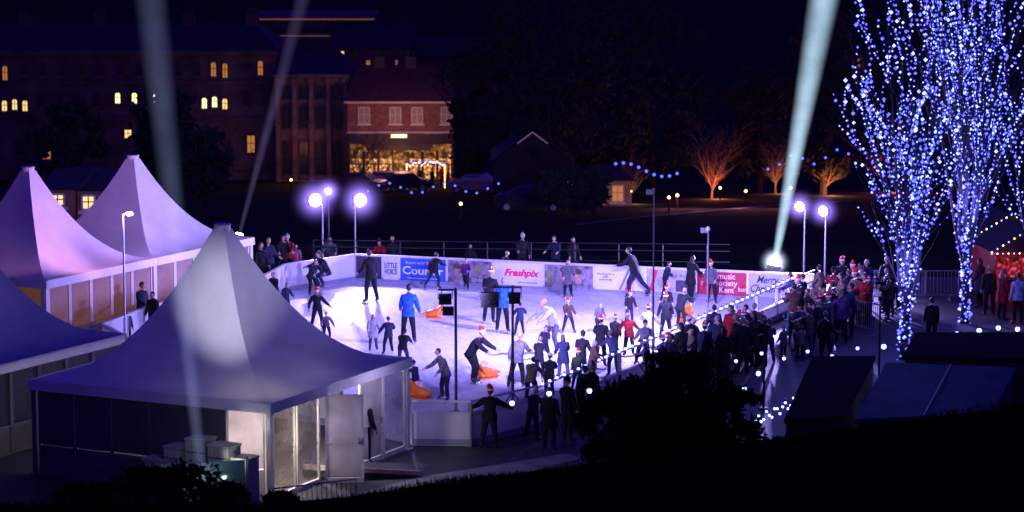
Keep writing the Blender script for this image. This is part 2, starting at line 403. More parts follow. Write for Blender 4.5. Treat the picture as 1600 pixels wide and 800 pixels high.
e = empty("ramp", G(560, 742), math.radians(8), "dark timber ramp with pale edge board by marquee door", "ramp")
mb = MB(); mb.add([(-1.4, -.5, 0), (1.5, -.5, 0), (1.5, .5, 0), (-1.4, .5, 0), (-1.4, -.5, .35), (1.5, -.5, .12), (1.5, .5, .12), (-1.4, .5, .35)],
       [(0, 1, 5, 4), (1, 2, 6, 5), (2, 3, 7, 6), (3, 0, 4, 7), (4, 5, 6, 7)]); mb.obj("deck", [DARKG], e)
mb = MB(); mb.add([(-1.4, -.56, .3), (1.5, -.56, .06), (1.5, -.56, .17), (-1.4, -.56, .42), (-1.4, -.51, .3), (1.5, -.51, .06), (1.5, -.51, .17), (-1.4, -.51, .42)], [(0, 1, 2, 3), (7, 6, 5, 4), (3, 2, 6, 7), (0, 4, 5, 1)]); mb.obj("edge_board", [M("pale_timber", (.5, .36, .27), .7)], e)
GREENT = M("green_tarpaulin", (.08, .18, .14), .6, .3, 2, bump=.3)
CRT = M("grey_crate_plastic", (.35, .37, .36), .6, .3, 3)
def crate_at(p, rz, sz, m, label):
    e = MB(); x, y, z = sz
    e.box((0, 0, z/2), (x, y, z-.06)); e.box((0, 0, z-.02), (x+.04, y+.04, .04)); e.box((0, -y/2-.01, z*.5), (x*.5, .02, .06), 1)
    for i in range(5): e.box((-x/2+(i+.5)*x/5, -y/2-.012, z*.5), (.02, .02, z-.1), 0)
    for i in range(3): e.box((0, -y/2-.014, z*(.2+.3*i)), (x, .016, .02), 1)
    top(e.obj("crate", [m, DARKG], None, p, rz), label, "crate", "crates stacked outside the marquee")
for (px, sz) in ((228, (.6, .5, 1.0)), (262, (.5, .5, 1.35)), (300, (.55, .5, 1.6)), (340, (.6, .5, 1.5)), (375, (.45, .5, 1.25))):
    x = (px-800)/F*66.5; crate_at(Vector((x, 66.6-(x+6)*.5-.3, 0)), rzF-math.pi/2+R.uniform(-.1, .1), sz, CRT, "pale storage crate outside the marquee")
e = empty("tarpaulin_fence", Vector((-7.3, 65.4, 0)), .3, "green tarpaulin stretched over low fence", "fence")
mb = MB(); mb.box((0, 0, .7), (2.2, .03, 1.25)); mb.obj("tarpaulin", [GREENT], e)
pm = MB(); pm.tube((0, .04, 0), (0, .04, 1.4), .025); pme = pm.mesh("post", [METAL])
for x in (-1.15, 0, 1.15): link("post", pme, e, (x, 0, 0))
lamp("crate_lamp", 'POINT', (-7.6, 65.6, 2.4), 12, (.9, 1, .9), size=.1)

def crowd_barrier_mesh():
    mb = MB(); w_, h = 2.1, 1.05
    mb.tube((-w_/2, 0, .2), (-w_/2, 0, h), .022); mb.tube((w_/2, 0, .2), (w_/2, 0, h), .022)
    mb.tube((-w_/2, 0, h), (w_/2, 0, h), .022); mb.tube((-w_/2, 0, .2), (w_/2, 0, .2), .022)
    for i in range(1, 17): mb.tube((-w_/2+i*w_/17, 0, .2), (-w_/2+i*w_/17, 0, h), .009, n=4)
    fm = MB(); fm.box((0, 0, .02), (.06, .55, .03)); fm.tube((0, 0, .02), (0, 0, .2), .02)
    return mb.mesh("barrier_frame", [METAL]), fm.mesh("barrier_foot", [METAL])
cbm, cbf = crowd_barrier_mesh()
for (px, py, rz) in ((1330, 482, -1.15), (1352, 470, .12), (1398, 472, .05), (1345, 520, -1.1), (492, 826, .5), (1450, 470, 0.02)):
    o = top(link("crowd_barrier", cbm, None, G(px, py), rz), "galvanised steel crowd control barrier on the paving", "crowd barrier", "crowd barriers")
    link("foot", cbf, o, (-.75, 0, 0)); link("foot", cbf, o, (.75, 0, 0))

# ------------------------------------------------------------------ haze and lamp glare painted as self-glowing volumes
def glow_volume_mat(name, col, k, L=None, r0=.1, r1=.5, fade0=0., Rr=None, fadeL=1., pw=3.0):
    m = bpy.data.materials.new(name); m.use_nodes = True; nt = m.node_tree; N = nt.nodes; N.clear()
    out = N.new("ShaderNodeOutputMaterial"); em = N.new("ShaderNodeEmission"); em.inputs[0].default_value = tuple(col)+(1,)
    tc = N.new("ShaderNodeTexCoord"); sp = N.new("ShaderNodeSeparateXYZ"); nt.links.new(tc.outputs["Object"], sp.inputs[0])
    def mt(op, a, b=None, clamp=False):
        n = N.new("ShaderNodeMath"); n.operation = op; n.use_clamp = clamp
        for i, q in enumerate((a, b)):
            if q is None: continue
            if isinstance(q, (int, float)): n.inputs[i].default_value = q
            else: nt.links.new(q, n.inputs[i])
        return n.outputs[0]
    x2 = mt('MULTIPLY', sp.outputs[0], sp.outputs[0]); y2 = mt('MULTIPLY', sp.outputs[1], sp.outputs[1]); rho2 = mt('ADD', x2, y2)
    if L:
        Rz = mt('ADD', mt('MULTIPLY', sp.outputs[2], (r1-r0)/L), r0)
        rad = mt('SUBTRACT', 1.0, mt('DIVIDE', rho2, mt('MULTIPLY', Rz, Rz)), True)
        rad = mt('POWER', rad, 1.4)
        ns = N.new("ShaderNodeTexNoise"); ns.inputs["Scale"].default_value = .9; ns.inputs["Detail"].default_value = 3
        nt.links.new(tc.outputs["Object"], ns.inputs["Vector"])
        nn = mt('ADD', mt('MULTIPLY', ns.outputs["Fac"], 1.3), .35)
        fz = mt('SUBTRACT', 1.0, mt('MULTIPLY', sp.outputs[2], fadeL/L), True)
        fi = mt('MULTIPLY', sp.outputs[2], 1/fade0, True) if fade0 else 1.0
        st = mt('MULTIPLY', mt('MULTIPLY', mt('DIVIDE', mt('MULTIPLY', rad, k), Rz), mt('MULTIPLY', fz, nn)), fi)
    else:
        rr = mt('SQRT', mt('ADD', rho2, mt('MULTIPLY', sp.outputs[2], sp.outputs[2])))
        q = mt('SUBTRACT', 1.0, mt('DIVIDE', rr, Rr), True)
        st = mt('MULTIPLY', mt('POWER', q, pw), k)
    nt.links.new(st, em.inputs[1]); nt.links.new(em.outputs[0], out.inputs["Volume"])
    return m
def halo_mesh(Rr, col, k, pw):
    hm = MB(); hm.ball((0, 0, 0), Rr, seg=16, rings=9); return hm.mesh("glare_halo", [glow_volume_mat("lamp_glare_glow", col, k, Rr=Rr, pw=pw)])  # emissive ball paints the lamp's glare into the air around it
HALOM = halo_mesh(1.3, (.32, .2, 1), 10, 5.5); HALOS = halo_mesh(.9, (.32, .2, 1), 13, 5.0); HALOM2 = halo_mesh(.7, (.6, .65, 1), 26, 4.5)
def searchlight(base, tip_dir, L, r0, r1, col, k, label, fade0=0, halo=False, fadeL=1.):
    e = empty("searchlight", base, 0, label, "searchlight", "searchlights aimed at the sky")
    d = Vector(tip_dir).normalized(); q = d.to_track_quat('Z', 'Y')
    mb = MB(); mb.tube((0, 0, -.32), (0, 0, 0), r0*1.6, r0*1.9, 14); mb.ball((0, 0, -.32), r0*1.6, seg=12, rings=6)
    b = mb.obj("housing", [BLACK], e); b.rotation_euler = q.to_euler()
    mb = MB(); mb.tube((0, 0, .004), (0, 0, .03), r0*1.5, r0*1.5, 14); l = mb.obj("lens", [FLOODLENS], e); l.rotation_euler = q.to_euler()
    mb = MB(); zb = tz(base[0], base[1])-base[2]
    mb.box((0, 0, zb+.04), (.5, .5, .07)); 
    for sx in (-1, 1): mb.tube((sx*r0*2.1, 0, zb+.05), (sx*r0*2.1, 0, -.1), .025)
    mb.obj("yoke", [BLACK], e)
    n = 20; vs = []
    for z, r in ((.05, r0), (L, r1)):
        vs += [(r*math.cos(2*math.pi*i/n), r*math.sin(2*math.pi*i/n), z) for i in range(n)]
    mb = MB(); mb.add(vs, [(i, (i+1) % n, n+(i+1) % n, n+i) for i in range(n)]+[tuple(range(n-1, -1, -1)), tuple(range(n, 2*n))])
    bm_ = mb.obj("light_beam", [glow_volume_mat("beam_glow", col, k, L, r0, r1, fade0, fadeL=fadeL)], e); bm_.rotation_euler = q.to_euler()  # beam is painted by emission inside the cone
    if halo: link("glare_halo", HALOM2, e, (0, 0, .1))
    return e
sb = V(1210, 414, 100.2)
searchlight(sb, (V(1287, 0, 100.2)-sb), 26, .14, 1.45, (.5, .72, .92), .9, "white searchlight throwing a tall beam behind rink barrier", halo=True, fadeL=.9)
lamp("lawn_fill_lamp", 'POINT', tuple(sb+Vector((0, .5, .7))), 380, (.42, .31, 1), size=.15)  # violet point added to tint the lawn behind the rink
sb2 = Vector((-7.15, 65.1, .5)); d2 = V(243, 0, 65.1)-V(316, 690, 65.1)
searchlight(sb2, d2, 30, .14, .92, (.38, .46, .9), .115, "searchlight on the ground outside white marquee", fade0=1.6)
sb3 = V(374, 366, 109); searchlight(sb3, V(472, 0, 109)-sb3, 24, .1, .8, (.45, .36, .9), .065, "distant searchlight with faint beam behind marquees")

# ------------------------------------------------------------------ floodlight masts
PUR = (.38, .30, 1.0)
def flood_mast(px, py, D, target, power, label, arm=0.0, halo=None, sc=1.0, angle=140):
    p = V(px, py, D); bz = tz(p.x, p.y)
    e = empty("floodlight_mast", (p.x+arm, p.y, bz), 0, label, "floodlight", "floodlight masts around the rink")
    hgt = p.z-bz
    mb = MB(); mb.tube((0, 0, 0), (0, 0, hgt-.1), .05, .03, 8); mb.box((0, 0, .02), (.3, .3, .04)); mb.tube((0, 0, hgt-.12), (-arm, 0, hgt-.05), .03, .03); mb.obj("pole", [METAL], e)
    hd = link("lamp_head", None, e, (-arm, 0, hgt)); 
    d = (Vector(target)-p).normalized(); qd = d.to_track_quat('-Y', 'Z').to_euler()
    mb = MB(); mb.tube((0, .02, 0), (0, .22, 0), .23*sc, .14*sc, 14); mb.box((0, .12, .2*sc), (.1, .14, .04)); mb.box((.24*sc, .06, -.03), (.02, .1, .3*sc)); mb.box((-.24*sc, .06, -.03), (.02, .1, .3*sc))
    h = mb.obj("housing", [DARKG], hd); h.rotation_euler = qd
    mb = MB(); mb.ball((0, .01, 0), .22*sc, 0, 14, 8, (1, .35, 1)); l = mb.obj("lens", [FLOODLENS], hd, smooth=True); l.rotation_euler = qd
    if halo: link("glare_halo", halo, hd)
    lamp("flood_lamp", 'SPOT', tuple(p+d*.3), power, PUR, None, .15, target, angle, .8)
    return e
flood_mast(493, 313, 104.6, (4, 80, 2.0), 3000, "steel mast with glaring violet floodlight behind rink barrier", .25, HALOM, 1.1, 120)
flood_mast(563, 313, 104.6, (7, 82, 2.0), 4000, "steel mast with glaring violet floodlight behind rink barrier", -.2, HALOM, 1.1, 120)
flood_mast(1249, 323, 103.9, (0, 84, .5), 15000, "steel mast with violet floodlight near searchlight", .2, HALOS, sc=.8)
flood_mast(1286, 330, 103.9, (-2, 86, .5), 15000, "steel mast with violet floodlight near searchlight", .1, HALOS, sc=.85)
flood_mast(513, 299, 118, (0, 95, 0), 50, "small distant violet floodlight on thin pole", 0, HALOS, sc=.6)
p = V(192, 335, 88.5)
e = empty("street_lamp", (p.x, p.y, 0), 0, "slim lamp post with lit head beside marquees", "street lamp")
mb = MB(); mb.tube((0, 0, 0), (0, 0, p.z), .035, .028, 8); mb.tube((0, 0, p.z), (.22, -.05, p.z+.03), .02); mb.obj("pole", [METAL], e)
mb = MB(); mb.ball((.22, -.05, p.z+.02), .14, sc=(1, 1, .6)); mb.obj("lamp_head", [M("lit_lamp", (.8, .8, 1), .4, 0, emis=(.5, .5, 1), es=.6)], e)
lamp("tent_spot", 'SPOT', (p.x+.2, p.y-.3, p.z+.1), 430, (1, .38, .7), None, .1, (-15.5, 92.5, 3.3), 120, .6)
lamp("tent_spot", 'SPOT', (-9.2, 90.5, 4.5), 480, (.68, .42, 1), None, .1, (-12.8, 95.5, 3.4), 110, .6)
lamp("searchlight_spill", 'SPOT', (-7.0, 60.5, 3.0), 5000, (.84, .84, .96), None, .1, (-7.05, 70.2, 4.3), 18, 1.0)

def lamp_stand(px, topy, D, boxes, label):
    p = V(px, topy, D)
    e = empty("lighting_stand", (p.x, p.y, 0), 0, label, "lighting stand", "lighting stands beside the rink")
    mb = MB(); mb.tube((0, 0, 0), (0, 0, p.z), .045, .035, 8)
    for a in range(3): mb.tube((0, 0, .7), (.5*math.cos(a*2.1+.4), .5*math.sin(a*2.1+.4), .02), .02)
    mb.tube((boxes[0][0]-.2, 0, p.z-.05), (boxes[-1][0]+.2, 0, p.z-.05), .028); mb.obj("pole", [DARKG], e)
    for (bx, bz, w_, h_) in boxes:
        mb = MB(); mb.box((bx, .02, p.z-bz), (w_, .2, h_)); mb.box((bx, -.09, p.z-bz), (w_*.8, .03, h_*.7))
        for i in range(5): mb.box((bx, -.12, p.z-bz-h_*.3+i*h_*.15), (w_*.75, .04, .012))
        mb.tube((bx-w_/2-.02, 0, p.z-bz), (bx-w_/2-.02, 0, p.z-.05), .012); mb.tube((bx+w_/2+.02, 0, p.z-bz), (bx+w_/2+.02, 0, p.z-.05), .012)
        h = mb.obj("lamp_housing", [BLACK], e)
        mb = MB(); mb.box((bx, .13, p.z-bz), (w_*.9, .02, h_*.85)); mb.obj("lens", [FLOODLENS], e)
    return Vector((p.x, p.y+.35, p.z-.3))
la = lamp_stand(712, 450, 75.2, [(-.28, .3, .34, .28), (-.2, .62, .3, .22)], "black lighting stand with floodlights facing the ice")
lb = lamp_stand(801, 446, 77.5, [(-.62, .4, .5, .4), (.05, .35, .32, .3)], "black lighting stand with two boxy floodlights facing the ice")
lamp("stand_and_fill_lamp", 'SPOT', tuple(la), 2300, PUR, None, .12, (-4.0, 95, 1.6), 72, .9)
lamp("stand_and_fill_lamp", 'SPOT', tuple(lb), 12500, PUR, None, .12, (3.6, 99, 1.8), 84, .9)
lamp("stand_and_fill_lamp", 'SPOT', (la.x-.2, la.y-.1, la.z+.1), 1200, (.3, .22, 1), None, .12, (-5.6, 72.3, 4.0), 66, .8)  # violet fill added to tint the marquee roof
for px, ty, by, lab in ((1020, 300, 560, "thin black pole beside the rink"), (1105, 360, 545, "thin metal pole with added lamp among spectators"), (1372, 470, 660, "dark slim pole near roofs"), (1193, 505, 640, "dark slim pole among spectators")):
    b0 = G(px, by); pt = V(px, ty, b0.y)
    mb = MB(); mb.tube((0, 0, 0), (0, 0, pt.z), .035, .025, 7); mb.box((0, 0, .03), (.25, .25, .06)); mb.tube((0, 0, pt.z), (0, 0, pt.z+.12), .07, .05, 8)
    if px < 1110: mb.box((-.12, .06, pt.z), (.22, .1, .16), 0); mb.box((-.12, .115, pt.z), (.19, .01, .13), 1)  # lamp head added to light the ice; the pole itself is bare
    top(mb.obj("added_lamp_pole" if px < 1110 else "pole", [METAL if px == 1105 else BLACK, FLOODLENS], None, b0), lab, "pole")
    if px < 1110: lamp("added_pole_lamp", 'SPOT', (b0.x-.15, b0.y+.4, pt.z), 9000 if px == 1020 else 3400, PUR, None, .12, (b0.x-(3.5 if px == 1020 else 1.5), b0.y+(5 if px == 1020 else 9), 0), 150, .8)  # added spot that brightens the ice

# ------------------------------------------------------------------ people
def skin_eval(verts, edges, radii, name, sub=1):
    me = bpy.data.meshes.new(name); me.from_pydata([tuple(v) for v in verts], edges, []); me.update()
    o = bpy.data.objects.new(name, me); COL.objects.link(o)
    o.modifiers.new("s", 'SKIN'); sm = o.modifiers.new("u", 'SUBSURF'); sm.levels = sub; sm.render_levels = sub
    sv = me.skin_vertices[0].data
    for i, r in enumerate(radii):
        sv[i].radius = (r, r) if not isinstance(r, tuple) else r
    sv[0].use_root = True
    dg = bpy.context.evaluated_depsgraph_get(); dg.update()
    out = bpy.data.meshes.new_from_object(o.evaluated_get(dg))
    vs = [v.co.copy() for v in out.vertices]; fs = [tuple(p.vertices) for p in out.polygons]
    bpy.data.objects.remove(o); return vs, fs
def segdist(p, a, b):
    ab = b-a; t = max(0, min(1, (p-a).dot(ab)/max(1e-9, ab.dot(ab)))); return (p-(a+ab*t)).length
def dirv(f, a, side):
    f = math.radians(f); a = math.radians(a)
    return Vector((side*math.sin(a), -math.sin(f)*math.cos(a), -math.cos(f)*math.cos(a)))
def person_mesh(name, lean=0, side_lean=0, legs=((0, 4, 3), (0, 4, 3)), arms=((5, 12, 15), (5, 12, 15)), head=(0, 0), coat=False, skates=False, longhair=False, seat=None, bulk=1.12):
    ln = math.radians(lean); sl = math.radians(side_lean)
    up = Vector((math.sin(sl), -math.sin(ln), math.cos(ln)*math.cos(sl))).normalized()
    pel = Vector((0, 0, 0)); sp = pel+up*.2; ch = pel+up*.4; nb = pel+up*.52; nk = nb+(up+Vector((0, -.1, .3))).normalized()*.09
    V_ = [pel, sp, ch, nb, nk]; E = [(0, 1), (1, 2), (2, 3), (3, 4)]; Rr = [.14*bulk, .138*bulk, .155*bulk, .09, .055]
    bones = [(pel, ch, 2), (ch, nb, 2), (nb+up*.04, nk, 0)]
    hands = []; ankles = []
    for k, sd in ((0, -1), (1, 1)):
        f, a, e_ = arms[k]
        sh = pel+up*.455+Vector((sd*.185, 0, 0))
        ua = dirv(f, a, sd); el = sh+ua*.28
        fa = dirv(f+e_, a*.3 if e_ > 25 else a, sd); wr = el+fa*.25; pm_ = wr+fa*.07
        i = len(V_); V_ += [sh, el, wr, pm_]; E += [(2, i), (i, i+1), (i+1, i+2), (i+2, i+3)]; Rr += [.088*bulk, .07*bulk, .05, .038]
        bones += [(sh, el, 2), (el, wr, 2), (wr+fa*.02, pm_, 5)]; hands.append((pm_, fa, sd))
        tf, ta, kb = legs[k]
        hp = pel+Vector((sd*.095, 0, -.06)); th = dirv(tf, ta, sd); kn = hp+th*.41; shd = dirv(tf-kb, ta*.7, sd); an = kn+shd*.4
        ft = Vector((sd*.25, -1, 0)).normalized(); pitch = max(-.9, min(.2, -math.radians((kb-tf))*.8)) if kb-tf > 35 else 0
        toe = an+Vector((ft.x*.17, ft.y*.17, -.045+.17*pitch))
        i = len(V_); V_ += [hp, kn, an, toe]; E += [(0, i), (i, i+1), (i+1, i+2), (i+2, i+3)]; Rr += [.108*bulk, .082, .064, .043]
        bones += [(hp+th*.05, kn, 3), (kn, kn+shd*.3, 3), (an+Vector((0, 0, .02)), toe, 4)]; ankles.append((an, toe))
    vs, fs = skin_eval(V_, E, Rr, name)
    mb = MB()
    mb.v += [tuple(v) for v in vs]
    for f in fs:
        c = Vector((0, 0, 0))
        for i in f: c += vs[i]
        c /= len(f); best = min(bones, key=lambda b: segdist(c, b[0], b[1]))
        mb.f.append(list(f)); mb.m.append(best[2])
    for (pm_, d, sd) in hands:
        lat = d.cross(Vector((0, 0, 1)));
        if lat.length < .2: lat = d.cross(Vector((1, 0, 0)))
        lat.normalize(); nrm = lat.cross(d).normalized()
        for i, Lf in enumerate((.07, .08, .075, .058)):
            b0 = pm_+lat*((i-1.5)*.019); m1 = b0+d*Lf*.55-nrm*.01; e1 = m1+(d-nrm*.9).normalized()*Lf*.5
            mb.tube(b0, m1, .0105, .0095, 5, 5); mb.tube(m1, e1, .0095, .007, 5, 5)
        b0 = pm_-d*.04+lat*.028*(-sd); m1 = b0+(d*.6+lat*(-sd)*.8).normalized()*.04; mb.tube(b0, m1, .012, .01, 5, 5); mb.tube(m1, m1+d*.03, .01, .008, 5, 5)
    hd = nk+(up*.4+Vector((0, -.15, .9))).normalized()*.115
    mt = Matrix.Rotation(math.radians(head[0]), 3, 'Z') @ Matrix.Rotation(math.radians(head[1]), 3, 'X')
    seg, rg = 14, 10
    tmp = MB(); tmp.ball((0, 0, 0), 1, seg=seg, rings=rg)
    pts = []
    for v in tmp.v:
        x, y, z = v; k = 1-.32*max(0, -z)**1.3
        pts.append(Vector((x*.077*k, y*.097*(k if y > 0 else (k+.12*max(0, -z)))-(.012 if z < 0 else 0), z*.122)))
    o = len(mb.v); mb.v += [tuple(hd+mt @ q) for q in pts]
    for f in tmp.f:
        c = sum((pts[i] for i in f), Vector())/len(f)
        mb.f.append([i+o for i in f]); mb.m.append(1 if (c.y > .018 and c.z > -.07) or c.z > .07 else 0)
    mb.ball(hd+mt @ Vector((0, .012, .022)), .1, 1, 12, 8, (.84, .96, 1.08), mt)
    mb.ball(hd+mt @ Vector((0, -.03, -.012)), .078, 0, 10, 8, (.88, .95, 1.15), mt)
    mb.tube(hd+mt @ Vector((0, -.098, .018)), hd+mt @ Vector((0, -.122, -.018)), .009, .015, 5, 0)
    for sx in (-1, 1):
        mb.ball(hd+mt @ Vector((sx*.03, -.094, .014)), .011, 6, 6, 4)
        mb.ball(hd+mt @ Vector((sx*.078, .0, -.005)), .024, 0, 6, 5, (.4, .7, 1), mt)
    mb.ball(hd+mt @ Vector((0, -.1, -.052)), .018, 6, 6, 4, (1.2, .4, .35), mt)
    if longhair:
        mb.ball(hd+mt @ Vector((0, .06, -.09)), .1, 1, 10, 7, (.95, .55, 1.5), mt)
    mb.ball(nb+up*.01, .095, 2, 10, 6, (1.15, 1.0, .6))
    n = 12; r = []
    for z, rr in (((.12, .165), (-.12, .19), (-.32, .215)) if coat else ((.1, .158), (-.06, .172), (-.13, .168))):
        r.append([(pel+up*z if z > 0 else pel+Vector((0, 0, z)))+Vector((math.cos(2*math.pi*i/n)*rr*bulk*1.08, math.sin(2*math.pi*i/n)*rr*.85*bulk, 0)) for i in range(n)])
    mb.add([q for ring_ in r for q in ring_], [(j*n+i, j*n+(i+1) % n, (j+1)*n+(i+1) % n, (j+1)*n+i) for j in range(2) for i in range(n)], 2)
    if skates:
        for an, toe in ankles:
            dd = (toe-an); dd.z = 0; dd.normalize(); c = an+dd*.06
            mb.box((c.x, c.y, min(an.z-.085, toe.z-.045)-.012), (.008, .29, .05), 7, math.atan2(dd.y, dd.x)-math.pi/2)
    mz = min(v[2] for v in mb.v)
    mb.v = [(v[0], v[1], v[2]-mz) for v in mb.v]
    me = mb.mesh(name, [None]*8, True)
    return me, (hd-Vector((0, 0, mz)), mt)
SK = M("skin", (.5, .3, .22), .55, .1, 20); EYE = M("eye_dark", (.02, .02, .02), .3, 0); BOOT = M("boots", (.03, .03, .035), .5, .2, 10); BLADE = M("skate_blade", (.6, .6, .65), .2, 0, metallic=1.)
HAIRS = [M("hair_brown", (.05, .03, .02), .6, .3, 30), M("hair_black", (.012, .01, .01), .6, .3, 30), M("hair_blond", (.25, .17, .08), .6, .3, 30), M("hair_grey", (.2, .19, .18), .6, .3, 30)]
JK = {n: M("cloth_"+n, c, .85, .4, 9, bump=.5, spec=.2) for n, c in dict(black=(.013, .013, .018), navy=(.02, .024, .06), blue=(.02, .1, .5), grey=(.1, .1, .12), white=(.42, .42, .46), brown=(.07, .04, .03), red=(.28, .012, .02), green=(.03, .05, .03), pink=(.3, .09, .15), beige=(.16, .13, .09), denim=(.04, .055, .13), purple=(.08, .028, .13)).items()}
HATRED = M("santa_felt", (.7, .01, .01), .8, .15, 12); HATW = M("santa_fur", (.8, .8, .8), .9, .15, 40, bump=.6)
mb = MB(); mb.tube((0, 0, .05), (0, .01, .13), .098, .075, 12, 0); mb.tube((0, .01, .13), (.02, .05, .2), .075, .04, 10, 0); mb.tube((.02, .05, .2), (.06, .1, .19), .04, .018, 8, 0)
mb.tube((0, 0, .03), (0, 0, .075), .104, .104, 14, 1); mb.ball((.075, .12, .17), .035, 1)
SANTA = mb.mesh("santa_hat", [HATRED, HATW], True)
mb = MB(); mb.ball((0, .005, .045), .103, 0, 12, 8, (.95, 1.02, .95)); mb.ball((0, .01, .155), .03, 0)
BEAN = {}
for k in ("black", "red", "white", "blue", "grey"): BEAN[k] = mb.mesh("woolly_hat", [JK[k]], True)
POSES = {}
def defpose(n, desc, **k): POSES[n] = person_mesh("person", **k)+(desc,)
defpose("stand", "standing upright", arms=((5, 7, 15), (8, 8, 20)))
defpose("stand2", "standing relaxed", legs=((8, 5, 10), (-4, 6, 2)), arms=((20, 8, 60), (0, 10, 10)), side_lean=3, head=(25, 5))
defpose("pockets", "with hands in pockets", arms=((-18, 16, 45), (-18, 16, 45)), coat=True, bulk=1.2)
defpose("rail", "leaning on the rail", lean=18, arms=((45, 10, 35), (40, 12, 40)), legs=((5, 6, 5), (-8, 8, 5)), head=(0, 5), bulk=1.15)
defpose("coat", "in a long coat", coat=True, arms=((10, 8, 30), (10, 8, 25)), head=(-20, 0), longhair=True)
defpose("phone", "holding up a phone", arms=((60, 10, 70), (60, 10, 70)), head=(0, -5), bulk=1.15)
defpose("wide", "standing with folded arms", legs=((3, 9, 4), (3, 9, 4)), arms=((25, 14, 75), (30, 12, 80)), bulk=1.2, head=(12, 0))
defpose("turned", "turned to talk", legs=((6, 5, 8), (-2, 5, 2)), arms=((35, 8, 60), (4, 9, 12)), head=(55, 6), bulk=1.15, side_lean=-3)
defpose("sk_stand", "standing on skates", skates=True, legs=((10, 7, 18), (-2, 8, 12)), arms=((20, 12, 35), (4, 16, 25)), lean=10, head=(10, 8), side_lean=2)
defpose("sk_wobble", "wobbling on skates", skates=True, legs=((24, 10, 34), (2, 13, 26)), arms=((34, 26, 40), (12, 32, 30)), lean=24, head=(-15, -6), side_lean=-8)
defpose("sk_arms", "skating with arms out", skates=True, legs=((22, 6, 28), (-8, 9, 16)), arms=((30, 34, 20), (-5, 28, 40)), lean=15, side_lean=5)
defpose("sk_stride", "striding on skates", skates=True, legs=((30, 5, 42), (-28, 10, 16)), arms=((42, 12, 35), (-30, 14, 30)), lean=20)
defpose("sk_stride2", "gliding on skates", skates=True, legs=((-24, 8, 24), (26, 6, 36)), arms=((-22, 20, 30), (36, 16, 45)), lean=16, side_lean=6, head=(15, 5))
defpose("sk_bend", "bent forward on skates", skates=True, legs=((34, 8, 42), (20, 8, 34)), arms=((52, 5, 14), (56, 5, 10)), lean=40, head=(0, -18))
defpose("sk_lean", "leaning sideways on skates", skates=True, legs=((12, 14, 14), (8, 16, 18)), arms=((20, 20, 35), (42, 10, 30)), lean=20, side_lean=11)
defpose("sk_hair", "standing with long hair", skates=True, longhair=True, coat=True, legs=((8, 5, 10), (-6, 7, 10)), arms=((18, 12, 30), (28, 10, 40)), lean=8)
defpose("crouch", "crouching low", skates=True, legs=((85, 10, 110), (70, 14, 100)), arms=((50, 15, 30), (50, 15, 30)), lean=30)
defpose("sit", "sitting astride", legs=((75, 16, 75), (75, 16, 75)), arms=((55, 10, 25), (55, 10, 25)), lean=8)
defpose("spread", "with arms spread on the rail", lean=32, arms=((30, 56, 14), (26, 50, 20)), legs=((0, 8, 5), (-14, 8, 8)), bulk=1.25, side_lean=5)
def person(loc, face, pose, h=1.75, jacket="black", legs="black", hair=None, hat=None, skin=SK, label=None, group="skaters on the ice", gloves=None):
    me, (hp, mt), desc = POSES[pose]
    mir = -1 if R.random() < .5 else 1
    o = link("person", me, None, loc, math.radians(face)); k = h/1.74; kw = k*(1.06 if h < 1.4 else 1); o.scale = (kw*mir, kw, k)
    hair = hair or R.choice(HAIRS[:2]+HAIRS)
    for i, m in enumerate([skin, hair, JK[jacket], JK[legs], BOOT, gloves or skin, EYE, BLADE]):
        o.material_slots[i].link = 'OBJECT'; o.material_slots[i].material = m
    hn = {"santa": " and santa hat"}.get(hat, " and woolly hat" if hat else "")
    who = "child" if h < 1.5 else "person"
    top(o, label or f"{who} in {jacket} jacket{hn} {desc}", "person", group)
    if hat:
        c = link("santa_hat" if hat == "santa" else "woolly_hat", SANTA if hat == "santa" else BEAN[hat], o)
        c.location = hp+mt @ Vector((0, 0, .01)); c.rotation_euler = mt.to_euler()
    return o
